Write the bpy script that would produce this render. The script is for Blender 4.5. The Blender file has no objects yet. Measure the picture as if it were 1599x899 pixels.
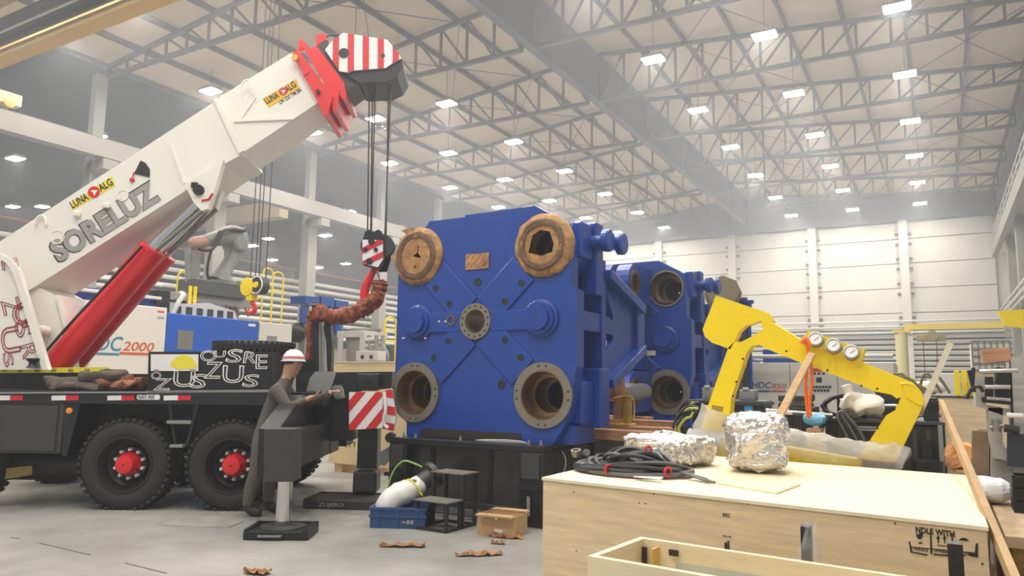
import bpy, bmesh, math, random
from mathutils import Vector, Matrix
R = math.radians
rnd = random.Random(7)
sc = bpy.context.scene
COL = sc.collection
# ---------------------------------------------------------------- camera
FPX, CX, CY, EYE = 1150.0, 799.5, 449.5, 1.55
def _n(*v): return Vector(v).normalized()
AY = _n(1470 - CX, 602 - CY, FPX)
AX = -_n(-1200 - CX, 567 - CY, FPX)
AX = (AX - AY * AX.dot(AY)).normalized()
AZ = AX.cross(AY)
if AZ.y > 0: AZ = -AZ
cam_d = bpy.data.cameras.new('camera')
cam_d.sensor_width = 36.0
cam_d.lens = 36.0 * FPX / 1599.0
cam_d.clip_start = 0.05; cam_d.clip_end = 300
cam = bpy.data.objects.new('camera', cam_d); COL.objects.link(cam)
_r = Vector((AX.x, AY.x, AZ.x)); _u = -Vector((AX.y, AY.y, AZ.y)); _f = Vector((AX.z, AY.z, AZ.z))
mw = Matrix.Identity(4)
for i in range(3):
    mw[i][0] = _r[i]; mw[i][1] = _u[i]; mw[i][2] = -_f[i]
mw[2][3] = EYE
cam.matrix_world = mw
sc.camera = cam
CAMP = Vector((0, 0, EYE))
# ---------------------------------------------------------------- world and exposure
w = bpy.data.worlds.new('world'); sc.world = w; w.use_nodes = True
w.node_tree.nodes['Background'].inputs[0].default_value = (0.90, 0.93, 1.0, 1)
w.node_tree.nodes['Background'].inputs[1].default_value = 0.35
sc.view_settings.view_transform = 'Standard'
sc.view_settings.look = 'None'
sc.view_settings.exposure = 0.58
sc.view_settings.gamma = 1.0
LAMP_W = 150.0
sc.cycles.max_bounces = 6; sc.cycles.diffuse_bounces = 3; sc.cycles.glossy_bounces = 3; sc.cycles.transmission_bounces = 4; sc.cycles.transparent_max_bounces = 6
# ---------------------------------------------------------------- point finders (photo pixel + a plane -> place in the hall)
def ray(u, v):
    d = Vector(((u - CX) / FPX, (v - CY) / FPX, 1.0))
    return Vector((AX.dot(d), AY.dot(d), AZ.dot(d)))
def G(u, v, z=0.0):
    r = ray(u, v); return CAMP + r * ((z - EYE) / r.z)
def PY(u, v, Y):
    r = ray(u, v); return CAMP + r * (Y / r.y)
def PX(u, v, X):
    r = ray(u, v); return CAMP + r * (X / r.x)
def PP(u, v, o, n):
    r = ray(u, v); return CAMP + r * ((Vector(o) - CAMP).dot(n) / r.dot(n))
# ---------------------------------------------------------------- materials
MATS = {}
def mat(name, col, rough=0.5, metal=0.0, var=0.0, vscale=3.0, bump=0.0, bscale=20.0, emit=None, spec=None, coat=0.0, alpha=1.0, trans=0.0, col2=None, stretch=None):
    if name in MATS: return MATS[name]
    m = bpy.data.materials.new(name); m.use_nodes = True
    nt = m.node_tree; b = nt.nodes['Principled BSDF']
    c = (*col, 1)
    b.inputs['Base Color'].default_value = c
    b.inputs['Roughness'].default_value = rough
    b.inputs['Metallic'].default_value = metal
    if spec is not None: b.inputs['Specular IOR Level'].default_value = spec
    if coat: b.inputs['Coat Weight'].default_value = coat; b.inputs['Coat Roughness'].default_value = 0.12
    if alpha < 1: b.inputs['Alpha'].default_value = alpha
    if trans: b.inputs['Transmission Weight'].default_value = trans
    if var > 0 or bump > 0:
        tc = nt.nodes.new('ShaderNodeTexCoord')
        mp = nt.nodes.new('ShaderNodeMapping')
        nt.links.new(tc.outputs['Object'], mp.inputs[0])
        if stretch: mp.inputs['Scale'].default_value = stretch
    if var > 0:
        nz = nt.nodes.new('ShaderNodeTexNoise'); nz.inputs['Scale'].default_value = vscale; nz.inputs['Detail'].default_value = 6; nz.inputs['Roughness'].default_value = 0.65
        nt.links.new(mp.outputs[0], nz.inputs['Vector'])
        rp = nt.nodes.new('ShaderNodeValToRGB')
        rp.color_ramp.elements[0].position = 0.32; rp.color_ramp.elements[1].position = 0.68
        lo = col2 if col2 else [x * (1 - var) for x in col]
        hi = col if col2 else [min(1, x * (1 + var * 0.6)) for x in col]
        rp.color_ramp.elements[0].color = (*lo, 1); rp.color_ramp.elements[1].color = (*hi, 1)
        nt.links.new(nz.outputs['Fac'], rp.inputs[0]); nt.links.new(rp.outputs[0], b.inputs['Base Color'])
    if bump > 0:
        nb = nt.nodes.new('ShaderNodeTexNoise'); nb.inputs['Scale'].default_value = bscale; nb.inputs['Detail'].default_value = 4
        nt.links.new(mp.outputs[0], nb.inputs['Vector'])
        bp = nt.nodes.new('ShaderNodeBump'); bp.inputs['Strength'].default_value = bump; bp.inputs['Distance'].default_value = 0.02
        nt.links.new(nb.outputs['Fac'], bp.inputs['Height']); nt.links.new(bp.outputs[0], b.inputs['Normal'])
    if emit:
        b.inputs['Emission Color'].default_value = (*emit[0], 1); b.inputs['Emission Strength'].default_value = emit[1]
    MATS[name] = m
    return m
def S(r, g, b):  # sRGB 0-255 -> linear
    return tuple(((x / 255 / 12.92) if x <= 10 else ((x / 255 + 0.055) / 1.055) ** 2.4) for x in (r, g, b))
# ---------------------------------------------------------------- mesh building
def frame(o, x, z=None, y=None):
    """4x4 frame with origin o, local x axis, and z (or y) as a second axis"""
    x = Vector(x).normalized()
    if z is not None:
        z = Vector(z); z = (z - x * z.dot(x)).normalized(); y = z.cross(x)
    else:
        y = Vector(y); y = (y - x * y.dot(x)).normalized(); z = x.cross(y)
    m = Matrix.Identity(4); o = Vector(o)
    for i in range(3):
        m[i][0] = x[i]; m[i][1] = y[i]; m[i][2] = z[i]; m[i][3] = o[i]
    return m
ID = Matrix.Identity(4)
class MB:
    def __init__(s, M=None):
        s.v = []; s.f = []; s.sm = []; s.M = M or ID
    def add(s, vs, fs, smooth=False):
        n = len(s.v)
        s.v += [s.M @ Vector(v) for v in vs]
        s.f += [[i + n for i in f] for f in fs]
        s.sm += [smooth] * len(fs)
        return s
    def box(s, c, d, rot=None, bev=0.0):
        hx, hy, hz = d[0] / 2, d[1] / 2, d[2] / 2; c = Vector(c)
        q = rot if rot is not None else Matrix.Identity(3)
        if bev <= 0:
            vs = [c + q @ Vector((x, y, z)) for x in (-hx, hx) for y in (-hy, hy) for z in (-hz, hz)]
            return s.add(vs, [(0,1,3,2), (4,6,7,5), (0,4,5,1), (2,3,7,6), (0,2,6,4), (1,5,7,3)])
        b = min(bev, hx * .95, hy * .95, hz * .95)
        bm = bmesh.new(); bmesh.ops.create_cube(bm, size=1.0)
        for v in bm.verts: v.co = Vector((v.co.x * 2 * hx, v.co.y * 2 * hy, v.co.z * 2 * hz))
        bmesh.ops.bevel(bm, geom=bm.edges[:], offset=b, segments=2, affect='EDGES', profile=0.5)
        bm.verts.index_update()
        vs = [c + q @ v.co for v in bm.verts]; fs = [[v.index for v in f.verts] for f in bm.faces]
        bm.free()
        return s.add(vs, fs)
    def bx(s, x0, x1, y0, y1, z0, z1, bev=0.0):
        return s.box(((x0+x1)/2, (y0+y1)/2, (z0+z1)/2), (abs(x1-x0), abs(y1-y0), abs(z1-z0)), bev=bev)
    def bar(s, p, q, wd, hg, up=(0, 0, 1), bev=0.0):
        p = Vector(p); q = Vector(q); x = (q - p); L = x.length
        up = Vector(up)
        if abs(x.normalized().dot(up.normalized())) > 0.99: up = Vector((0, 1, 0))
        m = frame(p, x, z=up).to_3x3()
        return s.box((p + q) / 2, (L, wd, hg), m, bev)
    def cyl(s, p, q, r, r2=None, n=16, cap=True, smooth=True):
        return s.lathe(p, Vector(q) - Vector(p), [(0, r), ((Vector(q) - Vector(p)).length, r if r2 is None else r2)], n, cap, smooth)
    def lathe(s, o, axis, prof, n=24, cap=True, smooth=True, loop=False):
        """prof = [(distance along the axis, radius)...]; loop closes the profile into a ring"""
        o = Vector(o); a = Vector(axis).normalized()
        t = Vector((0, 0, 1)) if abs(a.z) < 0.9 else Vector((1, 0, 0))
        e1 = a.cross(t).normalized(); e2 = a.cross(e1)
        vs = []; fs = []
        for h, r in prof:
            for k in range(n):
                an = 2 * math.pi * k / n
                vs.append(o + a * h + (e1 * math.cos(an) + e2 * math.sin(an)) * max(r, 1e-5))
        m = len(prof)
        for j in range(m if loop else m - 1):
            j2 = (j + 1) % m
            for k in range(n):
                k2 = (k + 1) % n
                fs.append((j*n+k, j*n+k2, j2*n+k2, j2*n+k))
        s.add(vs, fs, smooth)
        if cap and not loop:
            nn = len(s.v) - len(vs)
            s.f.append([nn + k for k in reversed(range(n))]); s.sm.append(False)
            s.f.append([nn + (m-1)*n + k for k in range(n)]); s.sm.append(False)
        return s
    def tube(s, pts, r, n=8, closed=False, cap=True):
        pts = [Vector(p) for p in pts]; m = len(pts)
        rs = r if isinstance(r, (list, tuple)) else [r] * m
        vs = []; fs = []; e = None
        for i, p in enumerate(pts):
            a = pts[(i - 1) % m] if (closed or i) else p
            b = pts[(i + 1) % m] if (closed or i < m - 1) else p
            t = (b - a)
            t = t.normalized() if t.length > 1e-9 else Vector((0, 0, 1))
            if e is None:
                e = t.cross(Vector((0, 0, 1)) if abs(t.z) < 0.9 else Vector((1, 0, 0))).normalized()
            else:
                e = e - t * e.dot(t)
                e = e.normalized() if e.length > 1e-6 else t.orthogonal().normalized()
            g = t.cross(e)
            for k in range(n):
                an = 2 * math.pi * k / n
                vs.append(p + (e * math.cos(an) + g * math.sin(an)) * rs[i])
        for i in range(m if closed else m - 1):
            i2 = (i + 1) % m
            for k in range(n):
                k2 = (k + 1) % n
                fs.append((i*n+k, i*n+k2, i2*n+k2, i2*n+k))
        if cap and not closed:
            fs.append(list(reversed(range(n)))); fs.append([(m-1)*n + k for k in range(n)])
        return s.add(vs, fs, True)
    def prism(s, poly, t, M=None, holes=None, y0=0.0):
        """polygon [(x,z)] in the local xz plane, extruded along local y from y0 to y0+t; holes = list of polygons"""
        M = M or ID
        if not holes:
            n = len(poly)
            vs = [M @ Vector((p[0], y0, p[1])) for p in poly] + [M @ Vector((p[0], y0 + t, p[1])) for p in poly]
            area = sum(poly[i][0]*poly[(i+1)%n][1] - poly[(i+1)%n][0]*poly[i][1] for i in range(n))
            a = list(range(n)); b = [n + i for i in range(n)]
            fs = [a if area > 0 else a[::-1], b[::-1] if area > 0 else b]
            for i in range(n):
                j = (i + 1) % n
                fs.append((j, i, n+i, n+j) if area > 0 else (i, j, n+j, n+i))
            return s.add(vs, fs)
        bm = bmesh.new(); edges = []
        for lp in [poly] + list(holes):
            vv = [bm.verts.new((p[0], y0, p[1])) for p in lp]
            for i in range(len(vv)): edges.append(bm.edges.new((vv[i], vv[(i+1) % len(vv)])))
        bmesh.ops.triangle_fill(bm, use_beauty=True, use_dissolve=False, edges=edges)
        bmesh.ops.recalc_face_normals(bm, faces=bm.faces[:])
        bm.normal_update()
        if bm.faces and bm.faces[0].normal.y > 0:
            for f in bm.faces: f.normal_flip()
        bm.verts.index_update()
        k = len(bm.verts)
        vs = [M @ v.co for v in bm.verts] + [M @ (v.co + Vector((0, t, 0))) for v in bm.verts]
        fs = [[v.index for v in f.verts] for f in bm.faces]
        fs += [[k + v.index for v in reversed(f.verts)] for f in bm.faces]
        for e in bm.edges:
            if len(e.link_faces) == 1:
                f = e.link_faces[0]; a, b = e.verts
                idx = [v.index for v in f.verts]; i = idx.index(a.index)
                if idx[(i + 1) % len(idx)] != b.index: a, b = b, a
                fs.append((b.index, a.index, k + a.index, k + b.index))
        bm.free()
        return s.add(vs, fs)
    def me(s, name, m, org=(0, 0, 0)):
        org = Vector(org)
        me = bpy.data.meshes.new(name)
        me.from_pydata([v - org for v in s.v], [], s.f)
        if any(s.sm): me.polygons.foreach_set('use_smooth', s.sm)
        me.materials.append(m); me.update()
        if any(s.sm): me.set_sharp_from_angle(angle=R(38))
        return me
def root_of(o):
    while o.parent: o = o.parent
    return o
def link(name, data, parent=None, loc=(0, 0, 0)):
    o = bpy.data.objects.new(name, data); COL.objects.link(o)
    o.location = loc
    if parent: o.parent = parent
    return o
def part(name, mb, m, parent, label=None, kind=None):
    """a piece of a thing, given in hall coordinates"""
    org = root_of(parent).location
    o = link(name, mb.me(name, m, org), parent)
    if label: o['label'] = label
    if kind: o['kind'] = kind
    return o
def tag(o, label, cat, group=None):
    o['label'] = label; o['category'] = cat
    if group: o['group'] = group
    return o
def thing(name, loc, label, cat, group=None):
    return tag(link(name, None, None, loc), label, cat, group)
def solo(name, mb, m, loc, label, cat, group=None):
    """a thing that is one mesh"""
    return tag(link(name, mb.me(name, m, loc), None, loc), label, cat, group)
def struct(name, mb, m, parent=None, loc=(0, 0, 0)):
    o = link(name, mb.me(name, m, root_of(parent).location if parent else loc), parent, (0, 0, 0) if parent else loc)
    if not parent: o['kind'] = 'structure'
    return o
UNIT = {}
def unit(m):
    if m.name not in UNIT: UNIT[m.name] = MB().box((0, 0, 0), (1, 1, 1)).me('unit_bar', m)
    return UNIT[m.name]
def ubar(name, p, q, wd, hg, m, parent, up=(0, 0, 1)):
    """a straight member that shares one box mesh"""
    p = Vector(p); q = Vector(q); x = q - p
    up = Vector(up)
    if abs(x.normalized().dot(up)) > 0.99: up = Vector((0, 1, 0))
    M = frame((p + q) / 2 - root_of(parent).location, x, z=up) @ Matrix.Diagonal((x.length, wd, hg, 1))
    o = bpy.data.objects.new(name, unit(m)); COL.objects.link(o); o.parent = parent; o.matrix_local = M
    return o
def copy_tree(o, parent=None):
    c = o.copy(); COL.objects.link(c); c.parent = parent
    for ch in [x for x in o.children]:
        copy_tree(ch, c)
    return c
def text_mesh(body, m, size_fit, extrude=0.002, bold=0.0, outline=0.0, shear=0.0, spacing=1.0):
    cu = bpy.data.curves.new('lettering', 'FONT'); cu.body = body; cu.align_x = 'LEFT'
    cu.shear = shear; cu.space_character = spacing; cu.offset = bold; cu.resolution_u = 3
    if outline > 0:
        cu.fill_mode = 'NONE'; cu.bevel_depth = outline; cu.bevel_resolution = 0
    else:
        cu.extrude = 0.004
    to = bpy.data.objects.new('lettering', cu); COL.objects.link(to)
    bpy.context.view_layer.update()
    dg = bpy.context.evaluated_depsgraph_get()
    me = bpy.data.meshes.new_from_object(to.evaluated_get(dg))
    bpy.data.objects.remove(to); bpy.data.curves.remove(cu)
    xs = [v.co.x for v in me.vertices]; ys = [v.co.y for v in me.vertices]; zs = [v.co.z for v in me.vertices]
    x0, x1, y0, y1 = min(xs), max(xs), min(ys), max(ys); zr = max(max(zs) - min(zs), 1e-6); z0 = min(zs)
    W, Hh = size_fit
    for v in me.vertices:
        v.co = ((v.co.x - x0) / (x1 - x0) * W, (v.co.y - y0) / (y1 - y0) * Hh, (v.co.z - z0) / zr * extrude)
    me.materials.clear(); me.materials.append(m)
    return me
def text(body, o, right, up, fit, m, parent, name='lettering', **k):
    me = text_mesh(body, m, fit, **k)
    M = frame(Vector(o), right, y=up)
    M.translation = M.translation - root_of(parent).location
    ob = bpy.data.objects.new(name, me); COL.objects.link(ob); ob.parent = parent; ob.matrix_local = M
    return ob
def circ(cx, cz, r, n=24, a0=0, a1=360):
    k = n if abs(a1 - a0) < 360 else n
    d = (a1 - a0) / (n if abs(a1 - a0) >= 360 else n - 1)
    return [(cx + r * math.cos(R(a0 + d * i)), cz + r * math.sin(R(a0 + d * i))) for i in range(k)]
def rrect(x0, x1, z0, z1, r, n=4):
    out = []
    for cx, cz, a in ((x1 - r, z1 - r, 0), (x0 + r, z1 - r, 90), (x0 + r, z0 + r, 180), (x1 - r, z0 + r, 270)):
        out += [(cx + r * math.cos(R(a + 90 * i / n)), cz + r * math.sin(R(a + 90 * i / n))) for i in range(n + 1)]
    return out
def smooth_path(pts, k=4):
    """Catmull-Rom through the points"""
    pts = [Vector(p) for p in pts]; out = []
    for i in range(len(pts) - 1):
        p0 = pts[max(i-1, 0)]; p1 = pts[i]; p2 = pts[i+1]; p3 = pts[min(i+2, len(pts)-1)]
        for j in range(k):
            t = j / k
            out.append(0.5 * ((2*p1) + (p2-p0)*t + (2*p0-5*p1+4*p2-p3)*t*t + (3*p1-p0-3*p2+p3)*t**3))
    out.append(pts[-1]); return out
def crumple(mb, amp, seed=1, freq=3.0):
    from mathutils import noise
    mb.v = [v + noise.noise_vector(v * freq + Vector((seed * 7.1, seed * 3.3, seed))) * amp + noise.noise_vector(v * freq * 2.7 + Vector((seed, 5, 2))) * amp * 0.45 for v in mb.v]
    return mb
# ================================================================ the hall
M_floor = mat('concrete_floor', S(152, 150, 144), 0.5, var=0.36, vscale=0.8, bump=0.15, bscale=30)
M_roof = mat('roof_sheet', S(206, 190, 166), 0.8, var=0.05, vscale=0.5)
M_steel = mat('grey_painted_steel', S(92, 90, 91), 0.6)
M_steeld = mat('ridge_steel', S(94, 97, 104), 0.7)
M_panel = mat('precast_concrete', S(208, 204, 192), 0.85, var=0.06, vscale=0.4)
M_post = mat('concrete_column', S(146, 142, 134), 0.85, var=0.05, vscale=0.8)
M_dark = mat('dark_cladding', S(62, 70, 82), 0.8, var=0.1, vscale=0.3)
M_band = mat('grey_cladding', S(112, 118, 126), 0.8)
M_conduit = mat('white_pipe', S(206, 203, 196), 0.5)
M_lampglass = mat('lamp_glow', (1, 1, 1), 0.5, emit=((1.0, 0.97, 0.92), 40.0))
M_lampbody = mat('lamp_housing', S(170, 170, 170), 0.5)
M_ochre = mat('ochre_crane_paint', S(222, 178, 96), 0.5, var=0.06, vscale=1.0)
M_yellow = mat('yellow_paint', S(250, 218, 10), 0.42, var=0.05, vscale=2.0)

YW = 56.3                 # far wall
XR, XL, XRIDGE = 3.64, -28.2, -12.1
ZB = 13.25
TR = [4.55 + 5.75 * k for k in range(9)]
def zroof(x): return 15.3 - (x - XRIDGE) * 0.089 if x > XRIDGE else 15.3 + (x - XRIDGE) * 0.106

mb = MB().bx(-62, 8, -14, YW + 0.6, -0.3, 0)
floor = struct('floor', mb, M_floor)
# roof sheets, either side of the ridge, and the darker next bay
mb = MB()
prof = [(XR + 0.5, zroof(XR + 0.5) + 0.25), (XRIDGE, 15.55), (XL - 0.2, zroof(XL) + 0.25)]
for i in range(2):
    (xa, za), (xb, zb) = prof[i], prof[i + 1]
    mb.add([(xa, -14, za), (xb, -14, zb), (xb, YW + 0.3, zb), (xa, YW + 0.3, za),
            (xa, -14, za + 0.12), (xb, -14, zb + 0.12), (xb, YW + 0.3, zb + 0.12), (xa, YW + 0.3, za + 0.12)],
           [(0, 1, 2, 3), (7, 6, 5, 4), (0, 4, 5, 1), (1, 5, 6, 2), (2, 6, 7, 3), (3, 7, 4, 0)])
ceiling = struct('ceiling', mb, M_roof)
# purlins run the length of the hall under the sheets
px_list = [XR - 0.2] + [XR - 0.25 - 1.93 * k for k in range(1, 8)] + [XRIDGE - 1.0 - 2.15 * k for k in range(0, 8)]
for x in px_list:
    ubar('purlin', (x, -14, zroof(x) + 0.14), (x, YW, zroof(x) + 0.14), 0.10, 0.20, M_steel, ceiling)
# bracing rods under the sheets
for k in range(1, 8):
    for (xa, xb) in ((XR - 0.3, XR - 4.1), (XR - 8, XR - 11.9), (XRIDGE - 3, XRIDGE - 7.3)):
        ya, yb = TR[k], TR[k] + 5.75
        ubar('brace_rod', (xa, ya, zroof(xa) - 0.02), (xb, yb, zroof(xb) - 0.02), 0.025, 0.025, M_steel, ceiling)
        ubar('brace_rod', (xb, ya, zroof(xb) - 0.05), (xa, yb, zroof(xa) - 0.05), 0.025, 0.025, M_steel, ceiling)
# ridge girder
mb = MB().bx(XRIDGE - 0.16, XRIDGE + 0.16, -14, YW, ZB + 0.12, 15.4)
mb.bx(XRIDGE - 0.18, XRIDGE + 0.18, -14, YW, ZB + 0.08, ZB + 0.12)
tr1 = struct('trim_1', mb, M_steeld)
# trusses
def truss(y, xa, xb, label, npan):
    """xa = wall end, xb = ridge end"""
    t = thing('roof_truss', (xa, y, ZB), label, 'roof truss', 'roof trusses')
    ubar('bottom_chord', (xa, y, ZB), (xb, y, ZB), 0.16, 0.14, M_steel, t)
    ubar('top_chord', (xa, y, zroof(xa)), (xb, y, zroof(xb)), 0.16, 0.15, M_steel, t)
    for i in range(npan + 1):
        x = xa + (xb - xa) * i / npan
        ubar('web_post', (x, y, ZB), (x, y, zroof(x)), 0.09, 0.07, M_steel, t)
        if i < npan:
            x2 = xa + (xb - xa) * (i + 1) / npan
            ubar('web_diagonal', (x, y, zroof(x)), (x2, y, ZB), 0.09, 0.07, M_steel, t)
ordw = ['first', 'second', 'third', 'fourth', 'fifth', 'sixth', 'seventh', 'eighth', 'ninth', 'tenth', 'eleventh']
for k, y in enumerate(TR):
    if y < 9: continue
    truss(y, XR - 0.15, XRIDGE + 0.25, 'grey steel roof truss right of the ridge girder, %s from the far wall' % ordw[8 - k], 14)
    truss(y, XL + 0.3, XRIDGE - 0.25, 'grey steel roof truss left of the ridge girder, %s from the far wall' % ordw[8 - k], 13)
    # struts spreading from the ridge girder
    for sx in (-1,):
        ubar('web_brace', (XRIDGE - 0.3, y, ZB + 0.1), (XRIDGE - 1.3, y, zroof(XRIDGE - 1.3)), 0.09, 0.09, M_steel, tr1)
# far wall: precast panels between posts
wall_back = struct('wall_back', MB().bx(-62, XR + 0.6, YW + 0.14, YW + 0.5, 0, 15.6), M_panel)
posts = [XR - 0.2 + 0 * 1, -1.75, -7.55, -13.25, -19.0, -24.75]
pz = [0.0, 1.85, 3.55, 5.25, 6.4, 8.08, 9.78, 11.48, 12.62]
for i in range(len(posts) - 1):
    xa, xb = posts[i + 1], posts[i]
    for j in range(len(pz) - 1):
        if pz[j] < 5 : continue
        struct('concrete_panel', MB().bx(xa, xb, YW - 0.02, YW + 0.15, pz[j] + 0.03, pz[j + 1] - 0.03), M_panel, wall_back)
for x in posts[1:]:
    struct('wall_post', MB().bx(x - 0.27, x + 0.27, YW - 0.42, YW - 0.021, 0, 12.7), M_panel, wall_back)
    for z in (5.6, 6.1, 7.7, 8.4, 9.4, 10.1, 11.1, 11.8):
        struct('bracket', MB().box((x + 0.4, YW - 0.1, z), (0.2, 0.14, 0.14)).box((x - 0.4, YW - 0.1, z), (0.2, 0.14, 0.14)), M_steel, wall_back)
# dark cladding over the panels
struct('gable_cladding', MB().bx(-28, XR + 0.4, YW - 0.5, YW - 0.1, 12.7, 15.4), M_band, wall_back)
for x in [XR - 2 - 3 * k for k in range(9)]:
    struct('cladding_rib', MB().bx(x - 0.06, x + 0.06, YW - 0.58, YW - 0.5, 12.7, 15.2), M_band, wall_back)
# louvred lower part of the far wall with conduits
struct('louvre_backing', MB().bx(-28, XR, YW - 0.2, YW - 0.03, 1.5, 5.0), M_band, wall_back)
for j in range(9):
    z = 1.9 + j * 0.36
    struct('louvre', MB().box((-8, YW - 0.35, z), (24, 0.1, 0.2), Matrix.Rotation(R(25), 3, 'X')), M_panel, wall_back)
for z in (5.05, 5.45, 5.8):
    struct('conduit', MB().cyl((-26, YW - 0.6, z), (XR, YW - 0.6, z), 0.07, n=8), M_conduit, wall_back)
# right wall: columns, eave beam, crane rail
wr = struct('wall_right', MB().bx(XR + 0.45, XR + 0.8, 14, YW + 0.4, 0, 15), M_band)
for y in TR[2:]:
    struct('wall_column', MB().bx(XR + 0.02, XR + 0.449, y - 0.35, y + 0.35, 0, 11.6), M_post, wr)
    struct('wall_column', MB().bx(XR + 0.15, XR + 0.449, y - 0.2, y + 0.2, 11.61, 13.7), M_steel, wr)
struct('eave_beam', MB().bx(XR + 0.03, XR + 0.449, 14, YW - 0.6, 13.0, 14.0), M_band, wr)
struct('crane_rail_beam', MB().bx(XR - 0.42, XR - 0.12, 14, YW - 0.7, 9.75, 10.5), M_post, wr)
for z, dx in ((11.3, -0.35), (10.9, -0.35)):
    struct('handrail', MB().cyl((XR + dx, 14, z), (XR + dx, YW - 0.7, z), 0.035, n=6), M_conduit, wr)
for y in [15 + 1.9 * k for k in range(21)]:
    ubar('rail_post', (XR - 0.35, y, 10.5), (XR - 0.35, y, 11.3), 0.05, 0.05, M_conduit, wr)
for z in (5.6, 5.95, 6.3):
    struct('conduit', MB().cyl((XR - 0.2, 14, z), (XR - 0.2, YW - 0.7, z), 0.06, n=8), M_conduit, wr)
# left side: columns and crane runway, open to the darker next bay
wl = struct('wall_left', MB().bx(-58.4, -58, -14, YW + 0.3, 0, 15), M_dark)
for k, y in enumerate(TR):
    c = thing('concrete_column', (-28.3, y, 0), 'pale column carrying the left crane runway, %s from the far wall' % ordw[8 - k], 'column', 'columns of the left crane runway')
    part('shaft', MB().bx(-28.6, -28.05, y - 0.3, y + 0.3, 0, 9.75), M_post, c)
    part('corbel', MB().bx(-28.3, -27.2, y - 0.3, y + 0.3, 9.35, 9.75), M_post, c)
    part('upper_shaft', MB().bx(-28.6, -28.25, y - 0.22, y + 0.22, 9.75, 13.4), M_post, c)
rw = tag(link('crane_runway', None, None, (-27.5, 0, 9.8)), 'long pale runway beam on the left row of columns', 'runway beam')
part('girder', MB().bx(-27.75, -27.25, -14, YW, 9.8, 10.5, 0), M_post, rw)
part('rail', MB().bx(-27.55, -27.45, -14, YW, 10.5, 10.6), M_steel, rw)
# next bay: dark ceiling and conduits on its far wall
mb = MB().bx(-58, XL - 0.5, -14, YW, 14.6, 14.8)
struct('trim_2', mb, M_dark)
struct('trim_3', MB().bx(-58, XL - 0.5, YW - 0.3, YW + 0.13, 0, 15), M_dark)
for j in range(9):
    z = 3.7 + 0.36 * j
    struct('conduit', MB().cyl((-29.3, 6, z), (-29.3, YW - 0.4, z), 0.10, n=8), M_conduit, wl)
struct('handrail', MB().cyl((-29.3, 6, 7.2), (-29.3, YW - 0.4, 7.2), 0.05, n=8), mat('rust_rail', S(150, 100, 86), .6), wl)
for y in TR: struct('pipe_rack', MB().bx(-29.5, -29.4, y - .06, y + .06, 0, 7.2), M_post, wl)
lb = tag(link('left_bay_crane', None, None, (-43, 27, 9.9)), 'dim ochre crane girder crossing the darker left bay', 'overhead crane')
part('girder', MB().bx(-57.5, -29.6, 26.6, 27.2, 9.9, 10.8), mat('dim_ochre', S(206, 190, 150), .6), lb)
part('girder_rail', MB().bx(-57.5, -29.6, 26.8, 27.0, 10.8, 10.9), M_steel, lb)
# ---------------------------------------------------------------- high bay lamps
lamp_me = None
def lamp(x, y, z, label, group, power=1.0, hang=None):
    global lamp_me
    t = thing('high_bay_lamp', (x, y, z), label, 'lamp', group)
    if lamp_me is None:
        a = MB().bx(-0.40, 0.40, -0.29, 0.29, 0.03, 0.12, 0.02)
        for q in range(7): a.bx(-0.36 + q * 0.12 - 0.015, -0.36 + q * 0.12 + 0.015, -0.26, 0.26, 0.12, 0.19)
        b = MB().bx(-0.37, 0.37, -0.26, 0.26, -0.01, 0.03)
        lamp_me = (a.me('housing', M_lampbody), b.me('diffuser', M_lampglass))
    link('housing', lamp_me[0], t); link('diffuser', lamp_me[1], t)
    h = hang if hang else zroof(x) + 0.26 - z
    ubar('suspension_rod', (x, y, z + 0.18), (x, y, z + h), 0.02, 0.02, M_steel, t)
    ld = bpy.data.lights.new('lamp_light', 'AREA'); ld.shape = 'RECTANGLE'; ld.size = 0.7; ld.size_y = 0.48
    ld.energy = LAMP_W * power; ld.color = (1.0, 0.965, 0.90); ld.spread = R(170)
    lo = link('lamp_light', ld, t, (0, 0, -0.03))
rows = [('against the right wall', -0.6), ('second in from the right wall', -4.58), ('third in from the right wall', -8.5),
        ('just left of the ridge girder', -17.68), ('second left of the ridge girder', -21.6), ('nearest the left runway', -25.5)]
for rn, x in rows:
    for k in range(-2, 9):  # the row behind the camera is unseen, added to light front faces
        y = TR[0] + 5.75 * k + 2.9
        lamp(x, y, 13.2, 'high bay lamp, row %s, %s from far wall' % (rn, ordw[8 - k]), 'high bay lamps of the main hall')
for (u, v, x, lw) in ((24, 248, -38, 'near the left edge above the boom'), (152, 213, -33, 'beside the top of the nearest column'), (20, 323, -52, 'leftmost of the low pair at the left edge'), (66, 323, -48, 'right one of the low pair at the left edge'), (545, 331, -33, 'just under the runway beam above the hook block'), (419, 373, -44, 'right of the boom, above two brighter ones'), (393, 384, -40, 'brightest one beside the robot arm'), (425, 406, -48, 'directly below another, right of the robot arm'), (508, 368, -36, 'left of the hook block, below the runway'), (540, 412, -44, 'faint one left of the hook block'), (495, 418, -40, 'lowest one, near the striped hook block'), (622, 357, -31, 'right of the hook block at the blue platen')):
    p = PX(u, v, x)
    if p.z > 14 or p.y > 55: p = PX(u, v, x * 0.85)
    lamp(p.x, p.y, p.z, 'lamp in the dim left bay, ' + lw, 'lamps of the left bay', 0.35, hang=14.6 - p.z)
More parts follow.
